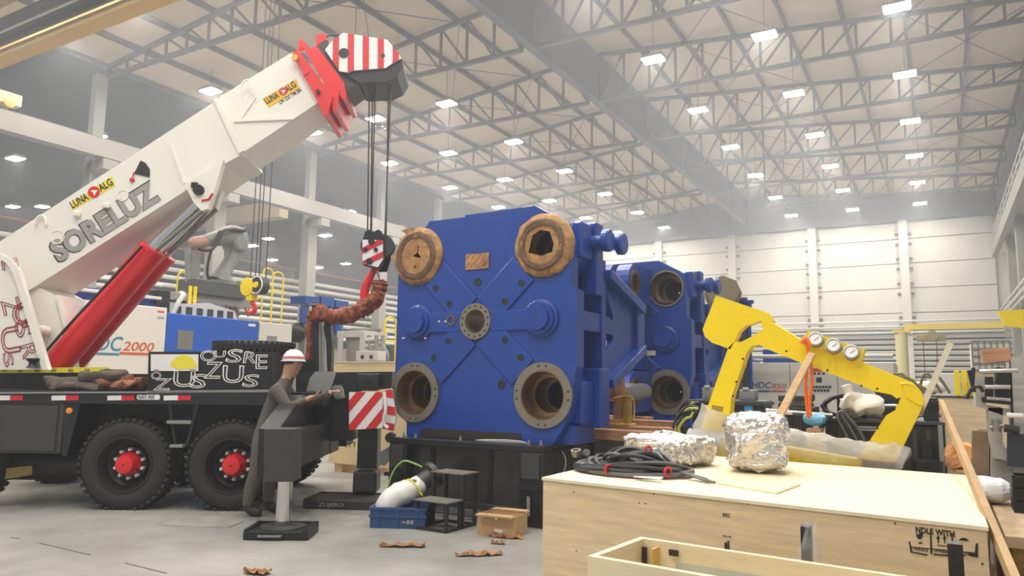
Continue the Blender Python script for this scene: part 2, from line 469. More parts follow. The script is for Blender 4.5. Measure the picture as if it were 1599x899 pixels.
# ================================================================ mobile crane
M_cream = mat('white_crane_paint', S(238, 234, 222), 0.38, var=0.03, vscale=1.5, coat=0.2)
M_red = mat('red_crane_paint', S(224, 28, 34), 0.35, coat=0.3, var=0.05, vscale=2)
M_redtxt = mat('red_line_print', S(160, 34, 44), 0.5)
M_black = mat('black_paint', S(30, 30, 32), 0.45, var=0.15, vscale=2)
M_black2 = mat('black_chassis', S(20, 20, 22), 0.5, var=0.15, vscale=3)
M_dkgrey = mat('dark_grey_paint', S(62, 61, 60), 0.5, var=0.12, vscale=2)
M_greyp = mat('grey_paint', S(140, 140, 138), 0.5)
M_chrome = mat('polished_rod', S(215, 215, 215), 0.18, 1.0)
M_rubber = mat('tyre_rubber', S(44, 43, 42), 0.8, bump=0.25, bscale=60)
M_txtgrey = mat('grey_print', S(158, 156, 152), 0.6)
M_txtdark = mat('dark_print', S(40, 38, 36), 0.6)
M_white = mat('white_print', S(236, 234, 230), 0.5)
M_stick = mat('yellow_sticker', S(240, 222, 60), 0.5)
M_stick2 = mat('amber_sticker', S(240, 186, 40), 0.5)
M_redp = mat('red_print', S(210, 36, 44), 0.5)
M_cable = mat('wire_rope', S(80, 78, 76), 0.45, 0.6)
M_steelbar = mat('steel', S(150, 148, 144), 0.35, 0.8)

TW = Vector((-8.17, 5.35, 0.0)); TA = R(31.5)
TT_ = Vector((math.cos(TA), math.sin(TA), 0)); TN = Vector((-math.sin(TA), math.cos(TA), 0))
TF = frame(TW, TT_, z=(0, 0, 1)); TFI = TF.inverted()
def T(u, v, y=0.0):
    """photo point on the truck's upright plane y metres in from its near side -> truck coordinates"""
    return TFI @ PP(u, v, TW + TN * y, TN)
def T2(pts, y=0.0):
    out = []
    for u, v in pts:
        p = T(u, v, y); out.append((p.x, p.z))
    return out
def TG(u, v): return TFI @ G(u, v)
def clip(poly, a, b, c):
    """keep a*x+b*z<=c"""
    out = []; n = len(poly)
    for i in range(n):
        p, q = poly[i], poly[(i + 1) % n]
        dp = a*p[0] + b*p[1] - c; dq = a*q[0] + b*q[1] - c
        if dp <= 0: out.append(p)
        if (dp < 0) != (dq < 0) and abs(dp - dq) > 1e-12:
            t = dp / (dp - dq); out.append((p[0] + (q[0]-p[0])*t, p[1] + (q[1]-p[1])*t))
    return out
def bands(poly, ang, pitch, duty, phase=0.0):
    ca, sa = math.cos(R(ang)), math.sin(R(ang))
    ds = [ca*x + sa*z for x, z in poly]; lo, hi = min(ds), max(ds)
    k = math.floor((lo - phase) / pitch) - 1; res = []
    while phase + k * pitch < hi:
        a = phase + k * pitch; b = a + pitch * duty
        q = clip(clip(poly, ca, sa, b), -ca, -sa, -a)
        if len(q) > 2: res.append(q)
        k += 1
    return res
crane = thing('mobile_crane', TW, 'white and red truck mobile crane with raised boom, left of the blue platen', 'crane')
def cp(name, mb, m, parent=None, **k): return part(name, mb, m, parent or crane, **k)
def tmb(): return MB(TF)
def tdir(dx, dz): return TF.to_3x3() @ Vector((dx, 0, dz))

# --- boom
YB0, YB1 = 0.80, 1.70
base_px = [(-60, 416), (339, 156), (378, 241), (350, 256), (286, 300), (52, 449), (-60, 520)]
boom = cp('boom_base', tmb().prism(T2(base_px, YB0), YB1 - YB0, y0=YB0), M_cream)
sec_px = [(335, 164), (345, 150), (457, 81), (500, 158), (376, 240)]
boom2 = cp('boom_section', tmb().prism(T2(sec_px, YB0 + .06), YB1 - YB0 - .12, y0=YB0 + .06), M_cream)
# stiffening ribs and plates on the sections
def tplate(name, px, y, t, m, parent): return cp(name, tmb().prism(T2(px, y), t, y0=y - t), m, parent)
tplate('end_collar', [(335, 158), (341, 154), (382, 236), (374, 241)], YB0, 0.04, M_cream, boom)
tplate('rib', [(452, 181), (455, 180), (460, 187), (366, 191), (365, 187)], YB0 + .06, 0.02, M_cream, boom2)
tplate('rib', [(371, 190), (398, 152), (400, 153), (373, 192)], YB0 + .06, 0.015, M_cream, boom2)
tplate('rib', [(264, 226), (268, 224), (290, 285), (286, 288)], YB0, 0.015, M_cream, boom)
cp('top_rail', tmb().prism(T2([(-60, 412), (236, 219), (339, 152), (339, 156), (-60, 416)], YB0), 0.06, y0=YB0 + .05), M_steelbar, boom)
for (u, v) in ((66, 345), (386, 134)):
    c = T(u, v, YB0)
    cp('lifting_eye', tmb().tube([(c.x - .07 + .07 * (1 - math.cos(a)), c.y - .03, c.z - .06 + .13 * math.sin(a)) for a in [math.pi * i / 8 for i in range(9)]], 0.014, 6), M_cream, boom)
for (u, v, r) in ((90, 370, 12), (192, 305, 10)):
    c = T(u, v, YB0)
    cp('cover_disc', tmb().lathe((c.x, YB0, c.z), (0, -1, 0), [(0, r / 128), (0.012, r / 128), (0.012, r / 128 - .015), (0.006, r / 128 - .02)], 20), M_cream, boom)
for (u, v) in ((122, 335), (168, 322)):
    c = T(u, v, YB0); cp('stud', tmb().box((c.x, YB0 - .03, c.z), (.09, .06, .07), bev=.015), M_cream, boom)
# angle indicator
q = T2([(220, 251), (227, 254), (234, 264), (234, 277), (210, 271)], YB0)
dial = cp('angle_dial', tmb().prism(q, 0.012, y0=YB0 - .012), M_txtdark, boom)
c = T(207, 281, YB0)
cp('pointer_weight', tmb().lathe((c.x, YB0 - .03, c.z), (0, 1, 0), [(0, .02), (.005, .03), (.03, .03)], 12).bar((c.x, YB0 - .02, c.z), (c.x + .02, YB0 - .02, c.z + .1), .012, .012), M_redp, dial)
# lettering on the boom
def btext(body, p0, p1, h, m, y, parent, **k):
    a = T(*p0, y); b = T(*p1, y); d = b - a; L = d.length; d.normalize()
    r = TF.to_3x3() @ d; up = TF.to_3x3() @ Vector((-d.z, 0, d.x))
    return text(body, TF @ Vector((a.x, y - k.pop('lift', 0.004), a.z)), r, up, (L, h), m, parent, **k)
btext('SORELUZ', (92, 413), (254, 311), 0.325, M_txtdark, YB0, boom, bold=0.06, lift=0.004)
btext('SORELUZ', (93.6, 411), (253, 311.8), 0.307, M_txtgrey, YB0, boom, bold=0.045, lift=0.008)
def sticker(px, y, m, word0, word1, parent, disc):
    s = cp('sticker', tmb().prism(T2(px, y), 0.004, y0=y - 0.004), m, parent)
    (a0, a1, h0), (b0, b1, h1) = word0, word1
    btext('LUNA', a0, a1, h0, M_txtdark, y, s, lift=0.006, bold=0.02)
    btext('ALG', b0, b1, h1, M_txtdark, y, s, lift=0.006, bold=0.02)
    c = T(disc[0], disc[1], y); r = disc[2]
    d = cp('emblem', tmb().prism(circ(c.x, c.z, r, 20), 0.003, y0=y - 0.008), M_redp, s)
    cp('emblem_bird', tmb().prism([(c.x - r*.6, c.z + r*.25), (c.x - r*.1, c.z + r*.35), (c.x + r*.7, c.z + r*.3), (c.x + r*.35, c.z - r*.1), (c.x + r*.15, c.z - r*.7), (c.x - r*.1, c.z - r*.1)], 0.003, y0=y - 0.011), M_white, d)
sticker([(110, 318), (175, 275), (180, 290), (113, 328)], YB0, M_stick, ((114, 326), (140, 311), 0.105), ((158, 300), (178, 288), 0.105), boom, (147, 300, 0.078))
sticker([(410, 155), (463, 123), (468, 138), (420, 168)], YB0 + .06, M_stick2, ((417, 163), (437, 152), 0.095), ((449, 145), (464, 135), 0.095), boom2, (442, 143, 0.055))
btext('LN 220 TM BR', (438, 163), (472, 142), 0.055, M_txtdark, YB0 + .06, boom2, bold=0.01)
# --- boom tip: red collars, grey inner section, striped head
for k, (px, y) in enumerate((([(456, 83), (466, 77), (519, 150), (512, 178), (506, 181), (495, 157)], YB0 - .02), ([(474, 75), (481, 70), (530, 140), (526, 172), (520, 174), (516, 148)], YB0 + .03), ([(485, 76), (494, 71), (537, 128), (541, 152), (535, 155)], YB0 + .06))):
    col = cp('boom_collar', tmb().prism(T2(px, y), YB1 - y + .02 - .05 * k, y0=y), M_red)
    if k == 0:
        for (u, v, r, m) in ((461, 91, .045, M_ochre), (497, 144, .03, M_black)):
            c = T(u, v, y); cp('pin', tmb().cyl((c.x, y - .04, c.z), (c.x, y + .01, c.z), r, n=12), m, col)
        cp('cover_plate', tmb().prism(T2([(470, 105), (474, 103), (484, 112), (474, 120)], y), .012, y0=y - .012), M_red, col)
    if k < 2:
        e = T(471 + 30 * k, 62 - 3 * k, y)
        cp('collar_eye', tmb().prism(T2([(466, 76), (466, 64), (470, 60), (481, 72)] if k == 0 else [(493, 72), (493, 58), (500, 51), (508, 54), (511, 62), (500, 70)], y + .2), .08, y0=y + .2), M_red, col)
cp('inner_boom', tmb().prism(T2([(490, 74), (508, 62), (545, 112), (560, 128), (541, 142)], YB0 + .15), .6, y0=YB0 + .15), M_dkgrey)
head_px = [(507.5, 77.5), (517, 65), (536, 51), (605, 62), (620, 80), (627, 91), (612, 99), (602, 106), (550, 110), (544, 113), (530, 111)]
YH = YB0 + .08
head = cp('boom_head', tmb().prism(T2([(509, 77), (518, 66), (537, 53), (604, 64), (620, 82), (627, 91), (629, 104), (620, 119), (603, 127), (562, 129), (541, 118)], YH + .03), .7, y0=YH + .03), M_black)
hp = T2(head_px, YH)
plate = cp('striped_plate', tmb().prism(hp, .03, y0=YH), M_white, head)
for qd in bands(hp, 2, 0.205, 0.42, phase=T(520, 80, YH).x):
    cp('red_stripe', tmb().prism(qd, .004, y0=YH - .004), M_redp, plate)
for (u, v, r) in ((537, 83, .072), (598, 87, .03)):
    c = T(u, v, YH); cp('hole', tmb().prism(circ(c.x, c.z, r, 20), .004, y0=YH - .008), M_black, plate)
# --- hoist ropes: from the head to the hook block, and one laid along the boom
YC = 1.2
for k, (a, b, y) in enumerate((((577, 127), (574, 362), YC - .1), ((582, 128), (579, 362), YC + .1), ((586, 128), (580, 362), YC - .02), ((611, 116), (601, 370), YC - .1), ((607, 120), (603, 370), YC + .1))):
    p, q = T(*a, y), T(*b, y)
    cp('hoist_rope', tmb().tube([p, q], 0.011, 6), M_cable)
cp('hoist_rope', tmb().tube(smooth_path([T(500, 62, YC), T(520, 54, YC), T(540, 55, YC)]), 0.011, 6), M_cable)
# --- luffing cylinders
def rodline(name, a, b, r, y, m, parent=None, n=20, mid=()):
    p, q = T(*a, y), T(*b, y); d = (q - p)
    prof = [(0, r)] + [x for t in mid for x in ((d.length * t - .006, r), (d.length * t - .006, r * 1.02), (d.length * t + .006, r * 1.02), (d.length * t + .006, r))] + [(d.length, r)]
    o = TF @ p; mb = MB().lathe(o, TF.to_3x3() @ d, prof, n)
    return cp(name, mb, m, parent)
for k, (a, b, e, y) in enumerate((((86, 572), (240, 388), (313, 316), 0.95), ((104, 574), (256, 396), (325, 322), 1.5))):
    cyl = rodline('luffing_cylinder', a, b, .175, y, M_red, n=28, mid=(.25, .62, .72))
    rodline('piston_rod', b, e, .09, y, M_chrome, cyl)
    rodline('rod_guide', (a[0] + (b[0]-a[0]) * .98 + 10, a[1] + (b[1]-a[1]) * .98 - 4), (e[0] + 14, e[1] + 4), .03, y - .12, M_steelbar, cyl)
    rodline('end_cap', (b[0] - 4, b[1] + 5), b, .185, y, M_red, cyl)
cp('hydraulic_hose', tmb().tube(smooth_path([T(62, 560, .7), T(110, 505, .7), T(175, 435, .7), T(222, 384, .72)]), .018, 6), M_black2)
# lug that holds the cylinder heads
lug = cp('cylinder_lug', tmb().prism(T2([(292, 290), (352, 252), (338, 300), (328, 328), (318, 331), (306, 318)], YB0 + .02), .12, y0=YB0 - .06), M_cream)
cp('cylinder_lug', tmb().prism(T2([(292, 290), (362, 250), (348, 300), (338, 330), (322, 333), (306, 318)], 1.5), .12, y0=1.45), M_cream)
c = T(311, 297, YB0 - .06)
cp('pin', tmb().cyl((c.x, YB0 - .1, c.z), (c.x, YB0, c.z), .07, n=16).bx(c.x - .1, c.x - .02, YB0 - .09, YB0 - .05, c.z + .03, c.z + .1), M_black, lug)
cp('red_edge', tmb().tube([T(315, 313, YB0 - .07), T(326, 311, YB0 - .07), T(332, 302, YB0 - .07)], .014, 6), M_redp, lug)
# --- turret plate with outlined letters
YT = 0.45
tur_px = [(-70, 400), (6, 398), (20, 407), (31, 424), (77, 577), (-70, 577)]
tur = cp('turret_plate', tmb().prism(T2(tur_px, YT), .06, y0=YT), M_cream)
cp('plate_border', tmb().prism(T2([(4, 396), (21, 405), (33, 422), (79, 577), (69, 577), (25, 428), (15, 413), (4, 404)], YT), .05, y0=YT - .05), M_cream, tur)
def ttext(body, o, ang, w, h, outline, parent, m, y):
    p = T(*o, y); r = TF.to_3x3() @ Vector((math.cos(R(ang)), 0, math.sin(R(ang)))); up = TF.to_3x3() @ Vector((-math.sin(R(ang)), 0, math.cos(R(ang))))
    return text(body, TF @ Vector((p.x, y - .006, p.z)), r, up, (w, h), m, parent, outline=outline, extrude=.004)
for body, o, ang, w, h in (('O', (16, 478), -72, .27, .24), ('Z', (1, 470), -70, .2, .22), ('U', (22, 476), -72, .32, .2), ('S', (22, 505), -72, .2, .19), ('R', (32, 540), -72, .18, .19), ('U', (0, 513), -78, .33, .22), ('E', (2, 408), -75, .12, .2), ('S', (4, 552), -75, .18, .12)):
    ttext(body, o, ang, w, h, .018, tur, M_redtxt, YT)
# turret body and gusset behind it
cp('turret_body', tmb().prism(T2([(-70, 470), (60, 448), (86, 462), (100, 510), (84, 576), (-70, 576)], .85), .8, y0=.85), M_cream)
cp('gusset', tmb().prism(T2([(86, 462), (91, 460), (104, 508), (100, 512)], .8), .9, y0=.8), M_cream)
c = T(70, 517, .8)
cp('pivot_pin', tmb().lathe((c.x, .62, c.z), (0, 1, 0), [(0, .06), (.02, .07), (.2, .07)], 16), M_cream)
c = T(52, 572, .4)
cp('warning_horn', tmb().lathe((c.x, .38, c.z - .02), (0, 0, 1), [(0, .07), (.04, .04), (.07, .04), (.1, .075), (.12, .075)], 14), M_black)
# --- deck
zt = T(150, 612).z
def xs(u, y=0.0): return T(u, 620, y).x
def zs_(v, y=0.0, u=250): return T(u, v, y).z
x_l, x_r = xs(-90), xs(505)
deck = cp('deck', tmb().prism([(x_l, zs_(632)), (x_r, zs_(630)), (x_r, zs_(610)), (x_l, zs_(612))], 2.5, y0=0), M_black)
cp('deck_wall', tmb().prism([(x_l, zs_(612, .75)), (xs(232), zs_(612, .75)), (xs(232), zs_(584, .75)), (x_l, zs_(584, .75))], .1, y0=.75), M_black, deck)
scale = cp('slew_scale', tmb().prism(T2([(-90, 575), (170, 573), (170, 581), (-90, 583)], .72), .03, y0=.72), M_stick, deck, label='yellow slewing angle scale')
for i, tx in enumerate(('70', '60', '50', '40', '30', '20', '10')):
    btext(tx, (2 + 26 * i, 580.5), (10 + 26 * i, 580.5), .04, M_txtdark, .72, scale)
cp('deck_edge', tmb().prism(T2([(-90, 612), (232, 611), (232, 613.5), (-90, 615)], -.02), .04, y0=-.02), M_greyp, deck)
for u0 in (-6, 81, 168, 256):
    for a, b, m, nm in ((0, 22, M_white, 'reflector_white'), (22, 42, M_redp, 'reflector_red')):
        cp(nm, tmb().prism(T2([(u0 + a, 617.5), (u0 + b, 617), (u0 + b, 624.5), (u0 + a, 625)], -.0), .006, y0=-.006), m, deck)
sg = cp('step_sign', tmb().prism(T2(rrect(214, 250, 616, 624, 3), 0), .006, y0=-.006), M_white, deck)
btext('NÃO PISE', (216, 623), (242, 622.5), .052, M_txtdark, 0, sg, lift=.008, shear=.2)
cp('sign_mark', tmb().lathe(TF @ T(246, 620, 0) - TN * .008, -TN, [(0, .02), (.002, .02)], 10), M_redp, sg) if False else None
# superstructure box with the outlined letters
bxp = [(232, 549), (425, 549), (425, 610), (230, 611)]
box = cp('equipment_box', tmb().prism(T2(bxp, .05), .75, y0=.05), M_black2)
cp('box_ledge', tmb().prism(T2([(229, 610), (425, 608), (425, 612), (229, 614)], .03), .1, y0=.0), M_greyp, box)
for body, o, w, h, sh in (('U', (270, 604), .26, .19, .0), ('Z', (239, 609), .22, .14, .1), ('S', (296, 606), .2, .17, .1), ('Z', (318, 591), .22, .2, .1), ('U', (347, 598), .25, .21, .0), ('S', (352, 566), .2, .16, .1), ('O', (312, 564), .2, .13, .0), ('U', (334, 558), .14, .08, .0), ('R', (379, 567), .16, .14, .1), ('E', (399, 576), .14, .17, .0), ('S', (378, 604), .2, .15, .1), ('O', (236, 592), .12, .09, .0)):
    p = T(*o, .05)
    text(body, TF @ Vector((p.x, .044, p.z)), TT_, (0, 0, 1), (w, h), M_white, box, outline=.022, extrude=.004, shear=sh)
ch = cp('load_chart', tmb().prism(T2([(236, 553), (310, 553), (310, 579), (236, 579)], .04), .01, y0=.03), M_white, box, label='white load chart with yellow fan diagram')
c = T(286, 577, .03)
cp('chart_fan', tmb().prism([(c.x + .165 * math.cos(R(a)), c.z + .17 * math.sin(R(a))) for a in range(8, 175, 12)] + [(c.x - .05, c.z)], .003, y0=.027), M_stick, ch)
cp('chart_print', tmb().prism(T2([(240, 577), (248, 577), (248, 578), (240, 578)], .03), .003, y0=.027).prism(T2([(296, 577), (306, 577), (306, 578), (296, 578)], .03), .003, y0=.027), M_txtdark, ch)
# chassis, tool box, tank, steps, fenders
cp('chassis_beam', tmb().bx(x_l, x_r, .5, 1.0, .62, zs_(631)).bx(x_l, x_r, 1.5, 2.0, .62, zs_(631)), M_black2)
tb = cp('tool_box', tmb().bx(x_l, xs(100), .02, .7, zs_(710), zs_(631), .01), M_dkgrey)
cp('tool_box_door', tmb().bx(xs(8), xs(92), -.0, .02, zs_(706), zs_(636), .006), M_dkgrey, tb)
cp('fender', tmb().prism(T2([(100, 631), (125, 631), (104, 712), (96, 712)], .02), .5, y0=.02), M_black)
c = T(109, 641, .02)
cp('side_marker', tmb().lathe((c.x, .02, c.z), (0, -1, 0), [(0, .035), (.02, .035), (.028, .02)], 14), mat('amber_lens', S(240, 150, 30), .3), label='round amber marker lamp')
c = T(60, 735, .4)
cp('air_tank', tmb().lathe((xs(-40), .45, zs_(733)), (1, 0, 0), [(0, .02), (.03, .15), (.08, .19), (1.1, .19), (1.15, .15), (1.18, .02)], 18), M_black2)
pl = cp('mud_flap_plate', tmb().prism(T2([(10, 731), (49, 727), (50, 741), (8, 748)], .1), .02, y0=.1), mat('worn_yellow_plate', S(120, 104, 40), .6, var=.3, vscale=8))
step = cp('access_step', tmb().bx(xs(264), xs(301), -.02, .12, zs_(661), zs_(656)).bx(xs(271), xs(291), -.02, .1, zs_(698), zs_(693.5)), M_greyp)
cp('step_bracket', tmb().prism(T2([(262, 630), (267, 630), (276, 696), (272, 696)], .03), .05, y0=.03).prism(T2([(306, 630), (311, 630), (293, 696), (289, 696)], .03), .05, y0=.03), M_black, step)
# wheels
def tyre_mesh(rad, wd):
    mb = MB(); n = 40
    prof = [(.02, rad*.60), (0, rad*.66), (-.01, rad*.8), (.015, rad*.93), (.05, rad*.985), (wd*.5, rad), (wd-.05, rad*.985), (wd-.015, rad*.93), (wd+.01, rad*.8), (wd, rad*.66), (wd-.02, rad*.60)]
    mb.lathe((0, 0, 0), (0, 1, 0), prof, n, cap=False)
    for k in range(n):                              # tread blocks on both shoulders
        a = 2 * math.pi * k / n
        for y0, off in ((.045, 0), (wd - .045, .5)):
            a2 = a + off * 2 * math.pi / n
            q = Matrix.Rotation(-a2, 3, 'Y')
            mb.box(q @ Vector((rad * .99, y0, 0)), (.035, .085, rad * .085), q)
    return mb.me('tyre', M_rubber)
WR = .525
tyre = tyre_mesh(WR, .36)
mb = MB().lathe((0, 0, 0), (0, 1, 0), [(.03, WR*.61), (.0, WR*.62), (.0, WR*.58), (.05, WR*.55), (.16, WR*.50), (.2, WR*.40), (.17, WR*.36), (.17, .05)], 36, cap=False)
rim = mb.me('rim', M_black)
mb = MB().lathe((0, 0, 0), (0, 1, 0), [(.17, .14), (.10, .135), (.08, .12), (.03, .115), (.0, .10), (-.01, .07), (-.012, .01)], 24, cap=False)
hub = mb.me('hub', M_red)
nut = MB().lathe((0, 0, 0), (0, 1, 0), [(.17, .022), (.12, .022), (.11, .014)], 8).me('wheel_nut', M_white)
M_inner = M_black2
for (u, y, full) in ((201, 0.03, True), (367, .03, True), (-66, .03, False), (201, .42, False), (367, .42, False), (201, 2.1, False), (367, 2.1, False), (-66, 2.1, False)):
    x = xs(u, y) if y < 1 else xs(u, .03)
    whl = link('wheel', tyre, crane, TF.to_3x3() @ Vector((x, y, WR - .012)))
    whl.rotation_euler = (0, 0, TA)
    if y < 1:
        link('rim', rim, whl)
    if full:
        link('hub', hub, whl)
        for k in range(10):
            a = R(18 + 36 * k); link('wheel_nut', nut, whl, (.165 * math.cos(a), 0, .165 * math.sin(a)))
cp('axle', tmb().cyl((xs(201, .03), .3, WR), (xs(201, .03), 2.2, WR), .09, n=12), M_black2)
cp('axle', tmb().cyl((xs(367, .03), .3, WR), (xs(367, .03), 2.2, WR), .09, n=12), M_black2)
# --- near outrigger
pj = TG(441, 836); YJ = pj.y; 
ob = cp('outrigger_box', tmb().prism(T2([(412, 670), (458, 670), (458, 752), (412, 752)], YJ - .12), .3, y0=YJ - .12), M_dkgrey)
cp('outrigger_arm', tmb().prism([(T(455, 700, YJ).x - .25, .62), (T(455, 700, YJ).x + .0, .62), (T(455, 700, YJ).x + .0, 1.0), (T(455, 700, YJ).x - .25, 1.0)], -YJ + .6, y0=YJ + .16), M_black)
cp('arm_web', MB().prism([(0, .55), (.7, .75), (1.6, .95), (1.6, 1.36), (.9, 1.34), (0, 1.02)], .2, M=frame(TF @ Vector((T(458, 700, YJ).x - .2, YJ + .16, 0)), TN, z=(0, 0, 1))), M_black)
jk = cp('jack_tube', tmb().cyl((pj.x, pj.y, .12), (pj.x, pj.y, .55), .075, n=20), M_chrome)
cp('jack_foot', tmb().lathe((pj.x, pj.y, .075), (0, 0, 1), [(0, .22), (.02, .22), (.03, .09), (.07, .075), (.12, .065)], 24), M_dkgrey, jk)
# --- control tray and rear frame
YR = .55
cp('control_tray', tmb().prism(T2([(492, 580), (525, 580), (513, 617), (503, 611), (478, 611), (484, 590)], .3), .04, y0=.3), M_greyp)
cp('rear_crossbeam', tmb().prism(T2([(462, 582), (612, 580), (612, 606), (548, 612), (548, 688), (508, 688), (506, 618), (462, 620)], YR), .5, y0=YR), M_black)
cp('hose_bundle', tmb().tube(smooth_path([T(520 + 3.2 * i + (4 if j % 2 else 0), 603 + (18 if j % 2 else 0) - (0 if j % 4 < 2 else 2), YR - .06 - .01 * j) for i in range(5) for j in range(2)]), .022, 7), M_greyp)
mc = T(576, 597, YR - .1)
cp('valve_box', tmb().bx(mc.x - .13, mc.x + .13, YR - .2, YR - .02, mc.z - .1, mc.z + .11, .015).lathe((mc.x, YR - .2, mc.z + .03), (0, -1, 0), [(0, .04), (.02, .04), (.02, .025)], 14), M_black)
# --- rear outrigger
pr = TG(575, 782); YQ = pr.y
cp('rear_leg', tmb().bx(T(559, 700, YQ - .1).x, T(590, 700, YQ - .1).x, YQ - .14, YQ + .14, .42, T(575, 665, YQ).z), M_black)
cp('rear_leg_foot', tmb().bx(T(551, 750, YQ - .18).x, T(588, 750, YQ - .18).x, YQ - .2, YQ + .18, .12, T(570, 733, YQ).z, .03), M_dkgrey)
hz_px = [(545, 612), (597, 612), (597, 668), (545, 671)]
hzq = T2(hz_px, YR - .3)
hzp = cp('hazard_plate', tmb().prism(hzq, .03, y0=YR - .3), M_white, label='red and white diagonal hazard plate')
for qd in bands(hzq, -38, .185, .5, phase=.02):
    cp('red_stripe', tmb().prism(qd, .004, y0=YR - .304), M_redp, hzp)
s2 = T2([(598, 612), (614, 606), (620, 650), (616, 672), (598, 668)], YR - .1)
sd = cp('side_hazard', tmb().prism(s2, .1, y0=YR - .2), M_white)
for qd in bands(s2, 80, .2, .5): cp('red_stripe', tmb().prism(qd, .004, y0=YR - .205), M_redp, sd)
cp('hanging_strap', tmb().tube(smooth_path([T(600, 612, YR - .35), T(602, 640, YR - .37), T(599, 660, YR - .35), T(606, 668, YR - .35)]), .022, 7), M_white)
c = T(611, 682, YR - .15)
cp('tail_lamp', tmb().lathe((c.x, YR - .3, c.z), (0, 1, 0), [(0, .05), (.02, .06), (.2, .06)], 14), M_black)
cp('rear_bracket', tmb().prism(T2([(594, 705), (611, 695), (611, 715), (600, 728), (592, 725)], YR - .1), .1, y0=YR - .1), M_greyp)
# --- boom rest posts
for px in ([(487, 472), (498, 472), (498, 580), (487, 580)], [(507, 503), (515, 502), (518, 530), (517, 580), (511, 580), (509, 530), (505, 512)]):
    cp('boom_rest_post', tmb().prism(T2(px, 1.0), .16, y0=1.0), M_black)
cp('post_flange', tmb().prism(T2([(486, 473), (500, 473), (501, 580), (498, 580), (498, 476), (486, 476)], .99), .2, y0=.99), M_greyp)
cp('winch_frame', tmb().prism(T2([(462, 562), (488, 562), (488, 582), (462, 582)], 1.0), .5, y0=1.0), M_black)
# ================================================================ things hung on and lying on the crane
hb = TF @ T(586, 420, YC)
block = thing('hook_block', hb, 'black hook block with red and white stripes hanging from the boom ropes', 'hook block')
hbp = T2([(567, 372), (570, 362), (575, 358), (580, 361), (584, 362), (590, 358), (596, 361), (599, 372), (600, 405), (592, 421), (567, 414)], YC - .12)
cheek = part('cheek_plate', tmb().prism(hbp, .04, y0=YC - .12), M_black, block)
sp = T2([(566, 374), (598, 375), (598, 405), (590, 417), (566, 412)], YC - .13)
sp_o = part('striped_plate', tmb().prism(sp, .012, y0=YC - .132), M_white, cheek)
for qd in bands(sp, 118, .17, .45, phase=.03): part('red_stripe', tmb().prism(qd, .004, y0=YC - .136), M_redp, sp_o)
for (u, v, r) in ((580, 377, .045), (571, 390, .03), (587, 390, .03), (577, 408, .045)):
    c = T(u, v, YC - .13); part('bolt', tmb().cyl((c.x, YC - .15, c.z), (c.x, YC - .13, c.z), r, n=12), M_black, cheek)
part('cheek_plate', tmb().prism(T2([(575, 366), (600, 366), (609, 376), (610, 405), (604, 424), (592, 424), (575, 415)], YC + .1), .05, y0=YC + .1), M_black, block)
c = T(588, 385, YC)
for dx in (-.06, .1): part('sheave', tmb().lathe((c.x + dx, YC - .07, c.z), (0, 1, 0), [(0, .15), (.03, .12), (.06, .15), (.09, .12), (.12, .15)], 24), M_dkgrey, block)
part('hook', tmb().tube(smooth_path([T(586, 418, YC), T(578, 432, YC), T(570, 452, YC), T(571, 470, YC), T(582, 478, YC), T(593, 470, YC), T(597, 450, YC), T(598, 436, YC)]), [.05, .05, .05, .05, .055, .055, .06, .06, .06, .06, .062, .062, .062, .062, .062, .062, .06, .06, .06, .055, .055, .05, .05, .045, .045, .04, .035, .03, .02], 12), M_red, block)
part('safety_latch', tmb().bar(T(589, 425, YC), T(596, 445, YC), .03, .012), M_black, block)
# slings
M_sling = mat('brown_orange_sling', S(186, 104, 66), 0.75, var=.6, vscale=16, bump=1.0, bscale=30, col2=S(84, 42, 32))
def sling(name, pts, r, label, group, y=None, seed=1, amp=.03):
    P = smooth_path(pts, 6)
    mb = MB()
    mb.tube(P, [r * (.82 + .25 * rnd.random()) for _ in P], 14)
    crumple(mb, amp, seed, 7)
    lo = min(mb.v, key=lambda v: v.z)
    return solo(name, mb, M_sling, lo, label, 'sling', group)
sling('round_sling', [TF @ T(u, v, y) for u, v, y in ((594, 440, YC - .02), (592, 456, YC - .02), (584, 468, YC - .02), (572, 478, YC), (556, 488, YC + .05), (535, 494, YC), (515, 493, .98), (502, 489, .95), (498, 486, .97))], .115, 'thick brown round sling hanging from the red hook to a post', 'round slings', amp=.035)
sling('round_sling', [TF @ T(u, v, y) for u, v, y in ((489, 484, 1.2), (485, 500, 1.2), (483, 520, 1.2), (485, 540, 1.2), (482, 560, 1.2), (486, 574, 1.2))], .06, 'brown round sling hanging down behind the black boom rest post', 'round slings', seed=3, amp=.02)
# slings lying in the deck tray
M_slg = mat('grey_brown_sling', S(92, 82, 72), 0.85, var=.4, vscale=8, bump=.6, bscale=25)
M_slo = mat('faded_orange_sling', S(176, 120, 92), 0.85, var=.4, vscale=8, bump=.6, bscale=25, col2=S(110, 64, 46))
def pile(name, cs, n, r, m, label, seed):
    mb = MB(); q = random.Random(seed)
    (u0, v0), (u1, v1) = cs
    pts = []
    for i in range(n):
        u = u0 + (u1 - u0) * (.5 + .5 * math.sin(i * 1.9 + seed)); v = v0 + (v1 - v0) * q.random()
        y = .15 + .45 * q.random()
        p = T(u, v, y); p.z = max(p.z, zt + r * .9); pts.append(TF @ p)
    mb.tube(smooth_path(pts, 5), r, 9); crumple(mb, .025, seed, 8)
    lo = Vector((pts[0].x, pts[0].y, min(v.z for v in mb.v)))
    return solo(name, mb, m, lo, label, 'sling', 'slings in the deck tray')
pile('lifting_sling', ((72, 606), (165, 592)), 16, .05, M_slg, 'grey brown lifting sling heaped in the deck tray', 2)
pile('lifting_sling', ((125, 597), (198, 583)), 12, .05, M_slg, 'dark sling lying on top at the back of the tray heap', 5)
